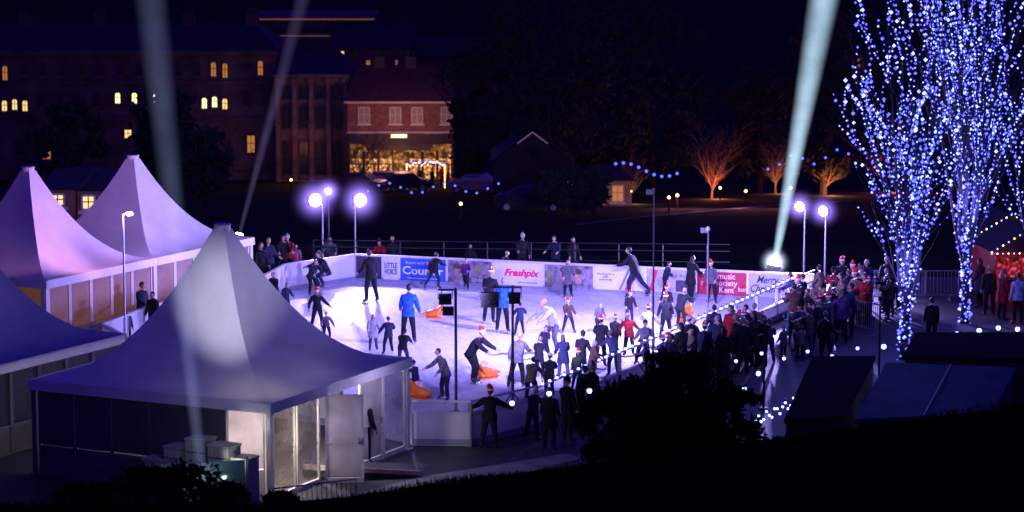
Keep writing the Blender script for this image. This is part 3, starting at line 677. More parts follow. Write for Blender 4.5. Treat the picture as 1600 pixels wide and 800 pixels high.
SKATERS = [
 (580, 474, -140, "sk_stand", 1.78, "black", "black", None), (678, 452, 150, "sk_stride", 1.3, "black", "navy", None),
 (638, 537, 180, "sk_stand", 1.8, "blue", "black", None), (496, 514, 15, "sk_arms", 1.3, "black", "black", "santa"),
 (447, 492, 40, "sk_stand", 1.05, "navy", "black", None), (430, 482, -30, "sk_stand", 1.2, "black", "denim", None),
 (511, 452, -60, "crouch", 1.7, "black", "navy", None), (487, 462, 30, "sk_bend", 1.4, "navy", "black", None),
 (583, 548, 10, "sk_hair", 1.1, "white", "grey", None), (607, 553, -160, "sk_wobble", 1.15, "navy", "black", None), (629, 575, 170, "sk_bend", 1.2, "black", "denim", "black"),
 (510, 532, 20, "sk_wobble", .95, "grey", "black", None),
 (697, 627, -60, "sk_lean", 1.5, "grey", "navy", None), (735, 600, 60, "sk_bend", 1.75, "black", "black", "santa"),
 (785, 520, 175, "sk_stand", 1.7, "blue", "black", None), (764, 506, 160, "sk_stand", 1.72, "black", "black", "santa"), (812, 524, 190, "sk_wobble", 1.05, "navy", "black", None),
 (808, 606, 170, "sk_stride2", 1.6, "grey", "black", None), (866, 552, -50, "sk_bend", 1.85, "white", "grey", None), (888, 520, 20, "sk_lean", 1.1, "brown", "navy", "santa"),
 (842, 592, 150, "sk_wobble", 1.25, "black", "black", None), (880, 592, -170, "sk_hair", 1.25, "navy", "denim", None), (908, 592, 160, "sk_stand", 1.35, "black", "black", "black"),
 (938, 573, 170, "sk_stride", 1.5, "black", "black", "santa"), (934, 520, 30, "sk_arms", .95, "grey", "black", None), (983, 507, 10, "sk_stand", 1.05, "black", "navy", "santa"),
 (983, 557, 185, "sk_arms", 1.3, "red", "black", None), (1013, 545, 160, "sk_wobble", 1.35, "white", "grey", "santa"), (1042, 500, -20, "sk_stand", 1.1, "black", "black", "santa"),
 (887, 466, 10, "sk_hair", 1.3, "grey", "black", None), (992, 464, -110, "sk_stride", 1.75, "black", "navy", None), (1040, 462, 60, "sk_lean", 1.2, "navy", "black", None),
 (1079, 470, 130, "sk_hair", 1.5, "black", "black", None), (1112, 474, -20, "sk_stand", 1.4, "grey", "black", "santa"), (786, 447, 120, "sk_stride2", 1.25, "black", "white", None),
 (829, 633, 165, "sk_bend", 1.4, "beige", "black", None), (858, 622, 190, "sk_stride2", 1.25, "grey", "black", "white"), (902, 612, 150, "sk_stand", 1.15, "green", "black", "santa"),
 (960, 590, 200, "sk_bend", 1.45, "navy", "black", None), (1040, 532, 170, "sk_stand", 1.4, "black", "black", "santa"), (1062, 515, 150, "sk_bend", 1.4, "black", "black", None),
 (1005, 572, 190, "sk_lean", 1.35, "grey", "navy", "black"), (925, 598, 100, "sk_hair", 1.2, "brown", "black", None),
 (728, 452, -20, "sk_stride2", 1.1, "purple", "black", None), (850, 560, -10, "sk_lean", 1.0, "navy", "black", None),
 (960, 555, 150, "sk_stride2", 1.2, "black", "black", "santa"),
]
for (px, py, fc, ps, h, j, l, hat) in SKATERS:
    person(G(px, py, .03), fc, ps, h, j, l, hat=hat)
for (px, py, fc, ps, h, j, hat) in [(408, 468, 30, "coat", 1.7, "black", None), (421, 462, 40, "stand2", 1.75, "navy", None), (441, 450, 20, "rail", 1.65, "black", None), (452, 447, -10, "rail", 1.6, "red", "white"), (463, 446, 10, "stand", 1.2, "pink", None),
    (516, 437, 0, "rail", 1.7, "grey", None), (595, 437, -15, "rail", 1.6, "red", "black"), (613, 436, 10, "stand", 1.7, "black", None),
    (815, 442, 10, "stand2", 1.55, "black", "white"), (868, 440, -20, "rail", 1.6, "navy", None), (895, 440, 20, "coat", 1.5, "black", None), (735, 436, 0, "stand", 1.4, "black", None)]:
    p = G(px, py, -.3); p.y = max(p.y, 103.9) if px > 480 else p.y
    if px > 480: p.x = (px-800)/F*p.y/ray(px, 440).y
    p.z = tz(p.x, p.y)
    person(p, fc, ps, h, j, "black", hat=hat, group="spectators around the rink")
person(G(222, 524), 60, "stand2", 1.7, "navy", "denim", group="people near the marquees"); person(G(240, 530), -30, "stand", 1.5, "black", "black", group="people near the marquees")
person(G(199, 540), 30, "stand", 1.1, "grey", "black", group="people near the marquees")
person(G(569, 724), 150, "stand", 1.7, "black", "black", hair=HAIRS[3], label="person in dark clothes standing at marquee door", group="people near the marquees")
person(G(765, 700), 168, "spread", 1.6, "black", "black", hat="santa", label="person in santa hat leaning arms spread on rink barrier", group="spectators around the rink")
# spectators along the long barrier
bd = (BR-FR); bL = bd.length; bu = bd.normalized(); bn = Vector((bu.y, -bu.x, 0))
fr = math.degrees(math.atan2(-bn.x, bn.y))
for row, off in enumerate((.5, 1.05, 1.65, 2.3, 3.1)):
    s_ = (8.0, 7.5, 8.5, 10.5, 13)[row]
    while s_ < bL-(1.5, 1.0, .4, -.2, -.6)[row]:
        st = s_+R.uniform(-.35, .35); of = off+R.uniform(-.32, .32)
        s_ += R.uniform(.3, .85)*(1+.1*row)*(1.25 if s_ < 11 else 1)
        p = FR+bu*st+bn*of
        kid = R.random() < .38
        h_ = R.uniform(.95, 1.4) if kid else R.uniform(1.45, 1.78)
        hx, hy = bearing((p.x, p.y, h_+.08))
        if 1080 < hx < 1240 and hy < 470: continue
        hat = R.choice(["santa", "santa", None, None, None, None, None, "black", "white", "grey"])
        person(p, fr+R.uniform(-70, 70), R.choice(["stand", "stand2", "pockets", "rail" if row == 0 else "wide", "coat", "turned", "wide", "turned", "phone" if row else "rail"]), h_,
               R.choice(["black", "black", "black", "navy", "navy", "grey", "brown", "denim", "green", "purple", "beige", "red"]), R.choice(["black", "navy", "black", "denim"]), hat=hat, group="spectators around the rink")
for (px, py, ps, fc, j, hat, h) in [(832, 688, "rail", 150, "navy", "white", 1.4), (858, 702, "coat", 160, "black", None, 1.6), (887, 688, "turned", 140, "black", "black", 1.65), (905, 660, "rail", 120, "black", None, 1.55), (925, 655, "stand2", 130, "black", "santa", 1.5), (1345, 500, "stand", 170, "black", None, 1.65), (1385, 482, "pockets", 200, "black", None, 1.75), (1300, 520, "wide", 210, "black", None, 1.65), (1314, 478, "turned", 190, "black", "santa", 1.6), (1290, 570, "stand2", 150, "black", None, 1.6), (1455, 540, "stand", 180, "black", None, 1.5), (1130, 600, "coat", 160, "black", None, 1.65), (1160, 585, "pockets", 190, "black", None, 1.7), (1100, 585, "stand", 150, "navy", "santa", 1.5)]:
    person(G(px, py), fc, ps, h, j, "black", hat=hat, group="spectators around the rink")
for k_ in (9, 13.5, 18):
    q = FR+bu*k_+bn*3.4; lamp("festoon_glow", 'POINT', (q.x, q.y, 4.2), 110, (.18, .17, 1), size=.4)
q = G(1440, 620); lamp("festoon_glow", 'POINT', (q.x, q.y+1.5, 5.5), 60, (.15, .22, 1), size=.4)

# skating aids (orange seal shaped)
ORG = M("orange_plastic", (.9, .2, .02), .35, .1, 5)
vs, fs = skin_eval([Vector(v) for v in ((0, .1, .22), (0, .32, .18), (0, .5, .2), (0, -.12, .28), (0, -.26, .42), (0, -.34, .58), (0, -.47, .58), (.12, .62, .26), (-.12, .62, .26), (.24, -.15, .1), (-.24, -.15, .1))],
    [(0, 1), (1, 2), (0, 3), (3, 4), (4, 5), (5, 6), (2, 7), (2, 8), (3, 9), (3, 10)], [.2, .15, .07, .18, .13, .12, .06, .035, .035, .05, .05], "seal")
mb = MB(); mb.add(vs, fs); SEAL = mb.mesh("seal_body", [ORG], True)
mb = MB(); mb.tube((-.16, -.22, .3), (-.2, .02, .62), .018); mb.tube((.16, -.22, .3), (.2, .02, .62), .018); mb.tube((-.2, .02, .62), (.2, .02, .62), .018); SEALH = mb.mesh("handle", [ORG], True)
mb = MB(); mb.box((0, .05, .03), (.04, .8, .05)); SEALR = mb.mesh("runner", [ORG])
for (px, py, rz, sc) in ((757, 592, -60, .8), (653, 622, -120, .8), (680, 497, 80, .7), (1072, 505, 160, .95)):
    o = top(link("skating_aid", SEAL, None, G(px, py, .03), math.radians(rz)), "orange plastic seal shaped skating aid on the ice", "skating aid", "orange skating aids"); o.scale = (sc,)*3
    link("handle", SEALH, o); link("runner", SEALR, o, (-.17, 0, 0)); link("runner", SEALR, o, (.17, 0, 0))
p = G(652, 619, .03); person(p+Vector((-.05, .1, .12)), -120, "sit", 1.05, "navy", "denim", hat="black", label="child in navy jacket sitting on orange skating aid")

# ------------------------------------------------------------------ trees
def grow(rng, p, d, L, r, lev, segs, maxlev, upb, spread, steps=5):
    for i in range(steps):
        d = (d+Vector((rng.uniform(-1, 1), rng.uniform(-1, 1), rng.uniform(-.3, .5)))*.13+Vector((0, 0, upb))).normalized()
        q = p+d*(L/steps); r2 = r*(1-.55/steps)
        segs.append((p, q, r, r2, lev)); 
        if lev < maxlev and (i > 0 or lev > 0):
            for _ in range(1 if rng.random() < .75 else 2):
                a = rng.uniform(0, 6.28); o = Vector((math.cos(a), math.sin(a), rng.uniform(-.1, .3)))
                grow(rng, q, (d*(1-spread)+o*spread).normalized(), L*rng.uniform(.4, .58), r2*.55, lev+1, segs, maxlev, upb, spread, steps-1 if steps > 3 else 3)
        p, r = q, r2
def tree_segs(seed, h, r, upb=.08, spread=.42, maxlev=3, trunk=0.):
    rng = random.Random(seed); segs = []
    p = Vector((0, 0, 0)); t = Vector((0, 0, trunk))
    if trunk: segs.append((p, t, r*1.15, r, 0))
    grow(rng, t, Vector((0, 0, 1)), h-trunk, r, 0, segs, maxlev, upb, spread, 6)
    return segs
def multi_segs(seed, h, r, trunk, nst, tilt, upb=.03, spread=.33, first=2):
    rng = random.Random(seed); segs = []; n = 5; p = Vector((0, 0, 0)); c = 0
    for i in range(n):
        q = Vector((rng.uniform(-.04, .04), rng.uniform(-.04, .04), trunk*(i+1)/n)); segs.append((p, q, r*(1-.08*i), r*(1-.08*(i+1)), 0)); p = q
        if i >= first:
            for s_ in range(max(1, nst//(n-first))):
                a = c*2.4+rng.uniform(-.3, .3); c += 1; tl = math.radians(rng.uniform(.25, 1)*tilt)
                d = Vector((math.cos(a)*math.sin(tl), math.sin(a)*math.sin(tl), math.cos(tl)))
                grow(rng, q, d, (h-trunk)*rng.uniform(.6, 1), r*.42, 1, segs, 3, upb, spread, 6)
    return segs
def tree_objs(segs, loc, label, name="tree", mat=BARK, cat="tree"):
    e = empty(name, loc, 0, label, cat)
    a = MB(); b = MB()
    for (p, q, r, r2, lev) in segs: (a if lev == 0 else b).tube(p, q, max(r, .008), max(r2, .006), 7 if lev == 0 else 4)
    a.obj("trunk", [mat], e, smooth=True)
    if b.v: b.obj("crown", [mat], e)
    return e
def fairy(e, segs, step, rb, seed, pr=1.0, mats=(BULB_BLUE, BULB_ICE), trunk_step=None, lev1=.14):
    rng = random.Random(seed); mb = MB(); n = 0; keep = True
    for (p, q, r, r2, lev) in segs:
        L = (q-p).length; st = trunk_step if (lev == 0 and trunk_step) else (lev1 if lev == 1 else step)
        if lev > 1:
            if rng.random() < .25: keep = rng.random() < pr
            if not keep: continue
        if q.z > 13.5: continue
        k = max(1, int(L/st))
        for i in range(k):
            c = p.lerp(q, (i+rng.random()*.3)/k)
            a = rng.uniform(0, 6.28); rr = r+.02+(.05 if lev == 0 else .01)*rng.random()
            mb.octa((c.x+math.cos(a)*rr, c.y+math.sin(a)*rr, c.z), rb*(.6+1.0*rng.random()**3), 0 if rng.random() < .6 else 1); n += 1
    o = mb.obj("fairy_lights", list(mats), e); o["kind"] = "stuff"; return n
nb_ = 0
for (px, py, h, seed, nst, tilt, pr, lab) in ((1412, 562, 9.6, 11, 9, 23, .34, "tall bare tree wrapped in blue fairy lights"), (1506, 505, 15.5, 23, 14, 17, .3, "tall bare tree covered in blue fairy lights beside stall"), (1615, 520, 12, 31, 4, 12, .22, "tall bare tree covered in blue fairy lights near market")):
    sg = multi_segs(seed, h, .15, 2.8, nst, tilt, .05, .27, 1)
    e = tree_objs(sg, G(px, py), lab, "fairy_light_tree"); nb_ += fairy(e, sg, .15, .044, seed, pr, trunk_step=.022)
lamp("tree_glow", 'POINT', tuple(G(1410, 562)+Vector((0, -.6, 3))), 240, (.12, .12, 1), size=.5)
lamp("tree_glow", 'POINT', tuple(G(1502, 505)+Vector((0, -.6, 4))), 340, (.12, .12, 1), size=.5)
print("BULBS", nb_)
def leafy(name, loc, h, rx, label, n=2600, mat=LEAF, seed=1, conic=False, trunk_h=1.0, leaf=.12):
    rng = random.Random(seed); sg = tree_segs(seed, h*.9, max(.06, h*.02), upb=.06, spread=.5, maxlev=2, trunk=trunk_h)
    e = empty(name, loc, 0, label, "tree" if "tree" in name else "bush"); a = MB()
    for (p, q, r, r2, lev) in sg:
        if lev < 2: a.tube(p, q, max(r, .01), max(r2, .008), 5)
    a.obj("trunk", [BARK], e)
    c = MB(); cl = []
    for i in range(46):
        z = rng.uniform(.1, 1); k = (1-z*.85) if conic else math.sqrt(max(.05, 1-(2*z-1.1)**2))
        a_ = rng.uniform(0, 6.28); rr = rx*k*math.sqrt(rng.random())
        cl.append((Vector((rr*math.cos(a_), rr*math.sin(a_), trunk_h*.6+z*(h-trunk_h*.6))), rx*rng.uniform(.14, .32)))
    for i in range(n):
        cc, cr = rng.choice(cl); g = Vector((rng.gauss(0, 1), rng.gauss(0, 1), rng.gauss(0, .8)))*cr*.55; p = cc+g
        u = Vector((rng.uniform(-1, 1), rng.uniform(-1, 1), rng.uniform(-1, 1))).normalized(); v = u.orthogonal().normalized(); s_ = leaf*rng.uniform(.5, 1.4)
        c.add([p-u*s_, p+v*s_*.45, p+u*s_, p-v*s_*.45], [(0, 1, 2, 3)])
    c.obj("crown", [mat], e)
    return e
for i, (px, D, h, rx) in enumerate(((735, 215, 10, 1.8), (785, 205, 14, 3.6), (860, 190, 9, 3.2), (930, 200, 13, 4.2), (1020, 215, 14, 4.6), (1190, 215, 9, 3), (1290, 205, 12, 4), (1390, 190, 14, 5), (900, 150, 2.4, 1.8), (310, 165, 4.5, 1.6), (255, 190, 7, 2.4), (110, 180, 6, 2.2))):
    x = (px-800)/F*D; leafy("tree", (x, D, tz(x, D)), h, rx, "dark leafy tree in the night park", 2200, LEAF, 40+i, leaf=.3, trunk_h=1.2)
for (px, py, h, seed, col, pw) in ((1112, 310, 4.1, 5, (1, .24, .12), 420), (1290, 305, 3.4, 6, (1, .34, .14), 320), (1212, 302, 3.8, 8, (1, .36, .18), 220), (1385, 300, 6.5, 9, (1, .08, .16), 700), (985, 318, 2.6, 14, (1, .5, .2), 70), (560, 300, 5, 10, (.9, .5, .3), 60), (300, 290, 6, 12, (.8, .4, .3), 30)):
    p = T(px, py); sg = multi_segs(seed, h, .1, .8, 9, 48, .02, .5)
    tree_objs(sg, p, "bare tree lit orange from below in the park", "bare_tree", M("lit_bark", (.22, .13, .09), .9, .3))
    lamp("tree_uplight", 'POINT', tuple(p+Vector((.3, -1.4, .5))), pw, col, size=.2)
def bank(x, y): return (x, y, tz(x, y)-.1)
for i, (px, D, h, rx, n) in enumerate(((962, 57, 2.5, .75, 5200), (1020, 57, 3.4, .85, 6500), (1078, 58, 3.4, .95, 6500), (1135, 57, 2.7, .8, 5200))):
    x = (px-800)/F*D; leafy("conifer_shrub", (x, D, 15.5-(735+238)/F*D-.3), h*.72, rx, "dark conifer shrub silhouetted on the bank", n, LEAFC, 70+i, leaf=.075, trunk_h=.4)
for i, (px, h, rx) in enumerate(((215, .75, .6), (275, .8, .7), (335, .45, .5), (430, .3, .3), (120, .4, .5))):
    D = 51; x = (px-800)/F*D; leafy("shrub", bank(x, D), h, rx, "dark shrub on the grassy bank", 1700, LEAFC, 90+i, leaf=.055, trunk_h=.2)
gm = MB()
for i in range(9000):
    y = R.uniform(46, 52); x = R.uniform(-10, 11); z = tz(x, y); hh = R.uniform(.03, .11); dx = R.uniform(-.05, .05)
    gm.add([(x-.01, y, z-.02), (x+.01, y, z-.02), (x+dx, y+R.uniform(-.05, .05), z+hh)], [(0, 1, 2)])
o = gm.obj("grass", [BANK]); o["kind"] = "stuff"

# ------------------------------------------------------------------ roofs lower right
TEAL = M("roofing_felt_teal", (.045, .1, .13), .6, .5, 1.2, bump=.2)
def shed(a, b, c, d, label, mat=TEAL):
    e = empty("shed", (a.x, a.y, 0), 0, label, "shed", "sheds beside the rink"); o = Vector((a.x, a.y, 0))
    pts = [p-o for p in (a, b, c, d)]
    mb = MB(); lo = [p-Vector((0, 0, .1)) for p in pts]
    mb.add(pts+lo, [(0, 3, 2, 1), (4, 5, 6, 7), (0, 1, 5, 4), (1, 2, 6, 5), (2, 3, 7, 6), (3, 0, 4, 7)]); 
    if mat is TEAL:
        m1 = pts[0].lerp(pts[1], .5); m2 = pts[3].lerp(pts[2], .5); mb.tube(m1+Vector((0, 0, .01)), m2+Vector((0, 0, .01)), .02, n=4, mat=1)
    mb.obj("roof", [mat, METAL], e)
    cc = sum(pts, Vector())/4; w_ = [cc+(p-cc)*.96 for p in lo]; g_ = [Vector((p.x, p.y, 0)) for p in w_]
    mb = MB(); mb.add(w_+g_, [(i, (i+1) % 4, 4+(i+1) % 4, 4+i) for i in range(4)]); mb.obj("wall", [DARKG], e)
DKR = M("roofing_dark", (.012, .016, .02), .9, .3, 2, spec=.1)
shed(G(1385, 566, 2.7), G(1588, 574, 2.7), G(1550, 645, 2.2), G(1335, 655, 2.2), "low shed with teal felt roof and battens")
shed(G(1270, 556, 2.6), G(1368, 556, 2.6), G(1318, 650, 2.3), G(1225, 655, 2.3), "low dark roofed shed beside spectators", DKR)
shed(G(1430, 519, 2.6), G(1640, 519, 2.6), G(1620, 562, 2.4), G(1410, 556, 2.4), "dark flat roofed shed under lit tree", DKR)

# ------------------------------------------------------------------ string lights
def string_lights(pts, label, rb=.075, mat=BULB_FEST):
    o = pts[0]; e = empty("string_light", o, 0, label, "string lights", "string lights")
    mb = MB()
    for a, b in zip(pts[:-1], pts[1:]):
        pr = a
        for i in range(1, 5):
            t = i/4; q = a.lerp(b, t)-Vector((0, 0, .25*math.sin(math.pi*t)*min(1, (b-a).length/4))); mb.tube(pr-o, q-o, .008, n=3); pr = q
    mb.obj("cable", [BLACK], e)
    bm2 = MB(); bm2.ball((0, 0, -.08), rb, seg=8, rings=6); bm2.tube((0, 0, -.05), (0, 0, .02), rb*.4, rb*.4, 6, 1); me = bm2.mesh("bulb", [mat, BLACK], True)
    for p in pts[:100]: link("bulb", me, e, p-o)
string_lights([V(x, y, 70+(x-840)*.012) for x, y in ((800, 625), (858, 610), (921, 606), (1075, 610), (1163, 603), (1185, 579))], "festoon lights on cable across the spectators", .065)
string_lights([V(x, y, 74+(x-1360)*.03) for x, y in ((1340, 575), (1362, 556), (1381, 537), (1430, 528), (1456, 527), (1495, 517), (1530, 512), (1560, 508), (1590, 510))], "festoon lights on cable near lit trees", .07)
string_lights([V(x, y, 82) for x, y in ((1150, 560), (1190, 548), (1225, 556), (1262, 545), (1300, 552), (1340, 540))], "festoon lights on cable behind the crowd", .05)
string_lights([V(1160+i*4.2, 664-i*2.1+7*math.sin(i*1.9), 72) for i in range(28)], "blue string lights above dark shed", .034)
string_lights([FR+bu*(k*.5+.4)+Vector((0, 0, 1.27)) for k in range(0, 44)], "small blue string lights along barrier rail", .042)
string_lights([V(x, 262+10*math.sin(x*.05)+(x-960)*.02, 165) for x in range(962, 1070, 12)], "blue string lights in distant park trees", .09, BULB_BLUE)
string_lights([V(x, 250-((x-1230)*.12)+9*math.sin(x*.09), 150) for x in range(1200, 1330, 18)], "blue string lights in distant park", .07, BULB_BLUE)
string_lights([V(x, 292+8*math.sin(x*.07), 170) for x in range(575, 790, 17)], "blue string lights in front of distant shops", .07, BULB_BLUE)

# ------------------------------------------------------------------ market stalls by the lit trees
REDW = M("red_painted_timber", (.3, .03, .03), .6, .3, 8)
def kiosk(p, rz, wd, dp, h, rh, label, wall, roofm, lit):
    e = empty("market_kiosk", p, rz, label, "kiosk", "market kiosks")
    mb = MB(); mb.box((0, dp*.48, h/2), (wd, .06, h)); mb.box((-wd/2+.03, 0, h/2), (.06, dp*.95, h)); mb.box((wd/2-.03, 0, h/2), (.06, dp*.95, h)); mb.box((0, -dp*.46, .5), (wd-.14, .06, 1.0)); mb.box((0, -dp*.46, h-.12), (wd-.14, .06, .24)); mb.obj("wall", [wall], e)
    mb = MB(); a = wd/2+.25; b = dp/2+.3
    mb.add([(-a, -b, h), (a, -b, h), (a, b, h), (-a, b, h), (0, -b, h+rh), (0, b, h+rh)], [(0, 4, 5, 3), (4, 1, 2, 5), (0, 1, 4), (3, 5, 2), (0, 3, 2, 1)]); mb.obj("roof", [roofm], e)
    mb = MB(); mb.box((0, -dp*.46-.12, 1.04), (wd-.1, .34, .05)); mb.obj("counter", [WOOD], e)
    mb = MB(); mb.box((0, dp*.4, h*.55), (wd-.3, .03, h*.6)); mb.obj("back_glow_panel", [lit], e)
    mb = MB(); n = 14
    for i in range(n+1):
        t = i/n; x = -a+2*a*t; z = h+rh*(1-abs(2*t-1)); mb.octa((x, -b-.05, z), .035, i % 2)
        mb.octa((x, -b-.05, h-.05), .03, (i+1) % 2)
    o = mb.obj("fairy_lights", [BULB_WARM, BULB_ICE], e); o["kind"] = "stuff"
REDI = M_interior_glow("stall_red_glow", (.9, .02, .06), (1, .22, .25), .9, 6, .5)  # blotchy red emission painted in for the red-lit stall
kiosk(G(1590, 475), .12, 2.2, 2, 2.0, .8, "red timber market kiosk with red glow and fairy lights", REDW, BLACK, REDI)
kiosk(G(1562, 440), .1, 2.0, 2, 1.9, .7, "red market kiosk beside lit tree", REDW, BLACK, REDI)
lamp("kiosk_lamp", 'POINT', tuple(G(1575, 490)+Vector((0, -.3, 1.6))), 16, (1, .08, .16), size=.2)
for (px, py, j) in ((1545, 492, "black"), (1565, 500, "red"), (1590, 505, "white"), (1530, 480, "navy")): person(G(px, py), R.uniform(120, 240), R.choice(["stand", "coat", "stand2"]), 1.65, j, "black", group="people at the market")

# ------------------------------------------------------------------ distant buildings
zb = -12.21
def win_mesh(w_, h_, arch, pane, frame, bars=True):
    mb = MB(); n = 8
    if arch:
        pts = [(-w_/2, 0), (w_/2, 0)]+[(w_/2*math.cos(math.pi*i/n), h_-w_/2+w_/2*math.sin(math.pi*i/n)) for i in range(n+1)]
    else: pts = [(-w_/2, 0), (w_/2, 0), (w_/2, h_), (-w_/2, h_)]
    mb.add([(x, -.03, z) for x, z in pts], [tuple(range(len(pts)))], 0)
    k = len(pts)
    for i in range(k):
        (x0, z0), (x1, z1) = pts[i], pts[(i+1) % k]; mb.tube((x0, -.06, z0), (x1, -.06, z1), .06, n=4, mat=1)
    if bars: mb.box((0, -.07, h_/2), (.05, .05, h_*.98), 1); mb.box((0, -.07, h_*.55), (w_*.98, .05, .05), 1)
    mb.box((0, -.12, -.1), (w_+.3, .26, .14), 1)
    return mb.mesh("window", [pane, frame])
FRW = M("window_frame_white", (.7, .66, .62), .6, .1, 5)
WM = {}
def window(e, x, z, w_, h_, arch, pane, frame=STONE, loc_y=0.):
    key = (round(w_, 2), round(h_, 2), arch, pane.name, frame.name)
    if key not in WM: WM[key] = win_mesh(w_, h_, arch, pane, frame)
    return link("window", WM[key], e, (x, loc_y, z))
def wx(px, D): return (px-800)/F*D/ray(px, 200).y
def wz(py, D): return V(800, py, D).z
def bwin(e, ex, ez, ey, px, pcy, pw, ph, arch, pane, frame=STONE):
    D = ey; s_ = D/F
    window(e, wx(px, D)-ex, wz(pcy+ph/2, D)-ez, pw*s_, ph*s_, arch, pane, frame)
D = 235; x0, x1 = wx(543, D), wx(708, D); ze = wz(158, D); cx = (x0+x1)/2; wd = x1-x0
e = empty("shop_building", (cx, D, zb), 0, "two storey brick shop with white windows and glowing shopfront", "shop")
hh = ze-zb
fz = wz(207, D)-zb
mb = MB(); mb.box((0, 4, fz+(hh-fz)/2), (wd, 8, hh-fz)); mb.box((0, 4.5, fz/2), (wd, 7, fz)); mb.obj("wall", [BRICK], e)
mb = MB(); a = wd/2+.3; mb.add([(-a, -.4, hh), (a, -.4, hh), (a, 8.4, hh), (-a, 8.4, hh), (-a+1, 4, hh+2.7), (a-1, 4, hh+2.7)], [(0, 1, 5, 4), (1, 2, 5), (2, 3, 4, 5), (3, 0, 4), (0, 3, 2, 1)]); mb.obj("roof", [M("tile_roof", (.1, .045, .045), .85, .5, 4, bump=.3)], e)
mb = MB(); mb.box((0, -.15, hh-.08), (wd+.5, .4, .16)); mb.box((0, -.08, fz+.02), (wd+.2, .2, .16)); mb.obj("cornice", [FRW], e)
for px in (569, 618, 652, 698): bwin(e, cx, zb, D, px, 180, 17, 25, False, M("curtained_pane%d" % px, (.25, .2, .17), .5, .5, emis=(1, .5, .25), es=.05), FRW)
for px in (590, 640): 
    mb = MB(); mb.box((0, 0, .7), (.9, .9, 1.6)); [mb.tube((q, 0, 1.4), (q, 0, 1.9), .14, .12) for q in (-.2, .2)]; mb.obj("chimney", [SLATE], e, (wx(px, D)-cx, 4, hh+1.9))
SHOPI = M_interior_glow("shop_interior_glow", (1, .36, .08), (1, .82, .5), 2.4, 2.6, .52)
mb = MB(); mb.box((0, .9, fz/2), (wd-.3, .05, fz-.2)); mb.obj("shopfront_display", [M_interior_glow("shop_interior_warm_glow", (.8, .25, .04), (1, .65, .25), 1.0, 2.1, .53)], e)
for i in range(7): 
    if i == 3: continue
    xx = -wd/2+.7+i*(wd-1.4)/6; m2 = MB(); m2.box((0, 0, 1.5), (1.0, .05, 1.7), 0)
    for q in (-.56, .56): m2.box((q, -.05, 1.5), (.13, .12, 2.9), 1)
    m2.box((0, -.05, .35), (1.0, .1, .6), 1); m2.box((0, -.05, 1.9), (1.0, .08, .08), 1); m2.obj("shop_window", [SHOPI, WOOD], e, (xx, -.05, 0))
mb = MB(); mb.box((0, -.3, fz-.5), (wd-.2, .2, .85)); mb.obj("fascia", [M("fascia_dark", (.05, .03, .03), .5)], e)
mb = MB(); mb.box((-.1, -.42, fz-.25), (1.3, .05, .28)); mb.obj("sign_light", [YEL], e)
mb = MB(); mb.add([(-2.6, 0, 0), (2.6, 0, 0), (2.6, -1.3, -.55), (-2.6, -1.3, -.55)], [(0, 1, 2, 3)]); mb.obj("awning", [M("awning_cloth", (.2, .14, .1), .7)], e, (-.2, -.1, fz-.8))
lamp("street_glow", 'POINT', (cx-.5, D-3.5, zb+2.4), 150, (1, .5, .2), size=.4)
lamp("street_glow", 'POINT', (cx+.3, D-6.5, zb+6.5), 520, (1, .4, .34), size=.4)
e = empty("festive_arch", (wx(665, 225), 225, tz(0, 225)), 0, "arch outlined with white fairy lights before the shops", "arch")
mb = MB(); [mb.box((q, 0, 1.1), (.12, .12, 2.2)) for q in (-1.5, 1.5)]; mb.box((0, 0, 2.25), (3.12, .12, .12)); mb.obj("frame", [FRW], e)
mb = MB()
for i in range(26): mb.octa((-1.5+3*i/25, -.1, 2.2+R.uniform(-.35, .1)), .06, i % 2)
for i in range(10): mb.octa((-1.5, -.1, .2*i+.2), .05, 0); mb.octa((1.5, -.1, .2*i+.2), .05, 0)
o = mb.obj("fairy_lights", [BULB_WARM, BULB_ICE], e); o["kind"] = "stuff"
def car(p, rz, col, label):
    e = empty("parked_car", p, rz, label, "car", "cars parked by the shops")
    prof = [(-2.1, .35), (-2.1, .85), (-1.9, .98), (-1.35, 1.02), (-.75, 1.45), (.65, 1.48), (1.25, 1.0), (1.95, .88), (2.15, .7), (2.15, .35)]
    mb = MB(); n = len(prof); vs = []
    for y, k in ((-.85, 1), (.85, 1)):
        for x, z in prof: vs.append((x, y*(.84 if z > 1.1 else 1), z))
    mb.add(vs, [(i, (i+1) % n, n+(i+1) % n, n+i) for i in range(n)]+[tuple(range(n-1, -1, -1)), tuple(range(n, 2*n))]); mb.obj("body", [col], e)
    mb = MB(); mb.quad((-1.2, -.83, 1.03), (1.1, -.83, 1.03), (.6, -.735, 1.4), (-.72, -.735, 1.4)); mb.obj("side_window", [DARKPANE], e)
    for x in (-1.35, 1.35):
        for y in (-.86, .86): m2 = MB(); m2.tube((0, -.1, 0), (0, .1, 0), .33, .33, 14); m2.tube((0, -.11, 0), (0, .11, 0), .18, .18, 10, 1); m2.obj("wheel", [BLACK, METAL], e, (x, y, .33))
    mb = MB(); mb.box((2.14, -.55, .68), (.06, .3, .14)); mb.obj("headlight", [WHITE], e); mb = MB(); mb.box((2.14, .55, .68), (.06, .3, .14)); mb.obj("headlight", [WHITE], e)
CARP = [M("car_paint_silver", (.35, .35, .37), .3, .05, metallic=.5), M("car_paint_dark", (.03, .03, .05), .25, .05), M("car_paint_red", (.3, .02, .02), .3, .05)]
for i, (px, D_) in enumerate(((600, 222), (630, 218), (560, 214), (745, 212), (830, 165))):
    x = wx(px, D_); car((x, D_, tz(x, D_)), R.uniform(-.3, .3), CARP[i % 3], "small parked car on the street")
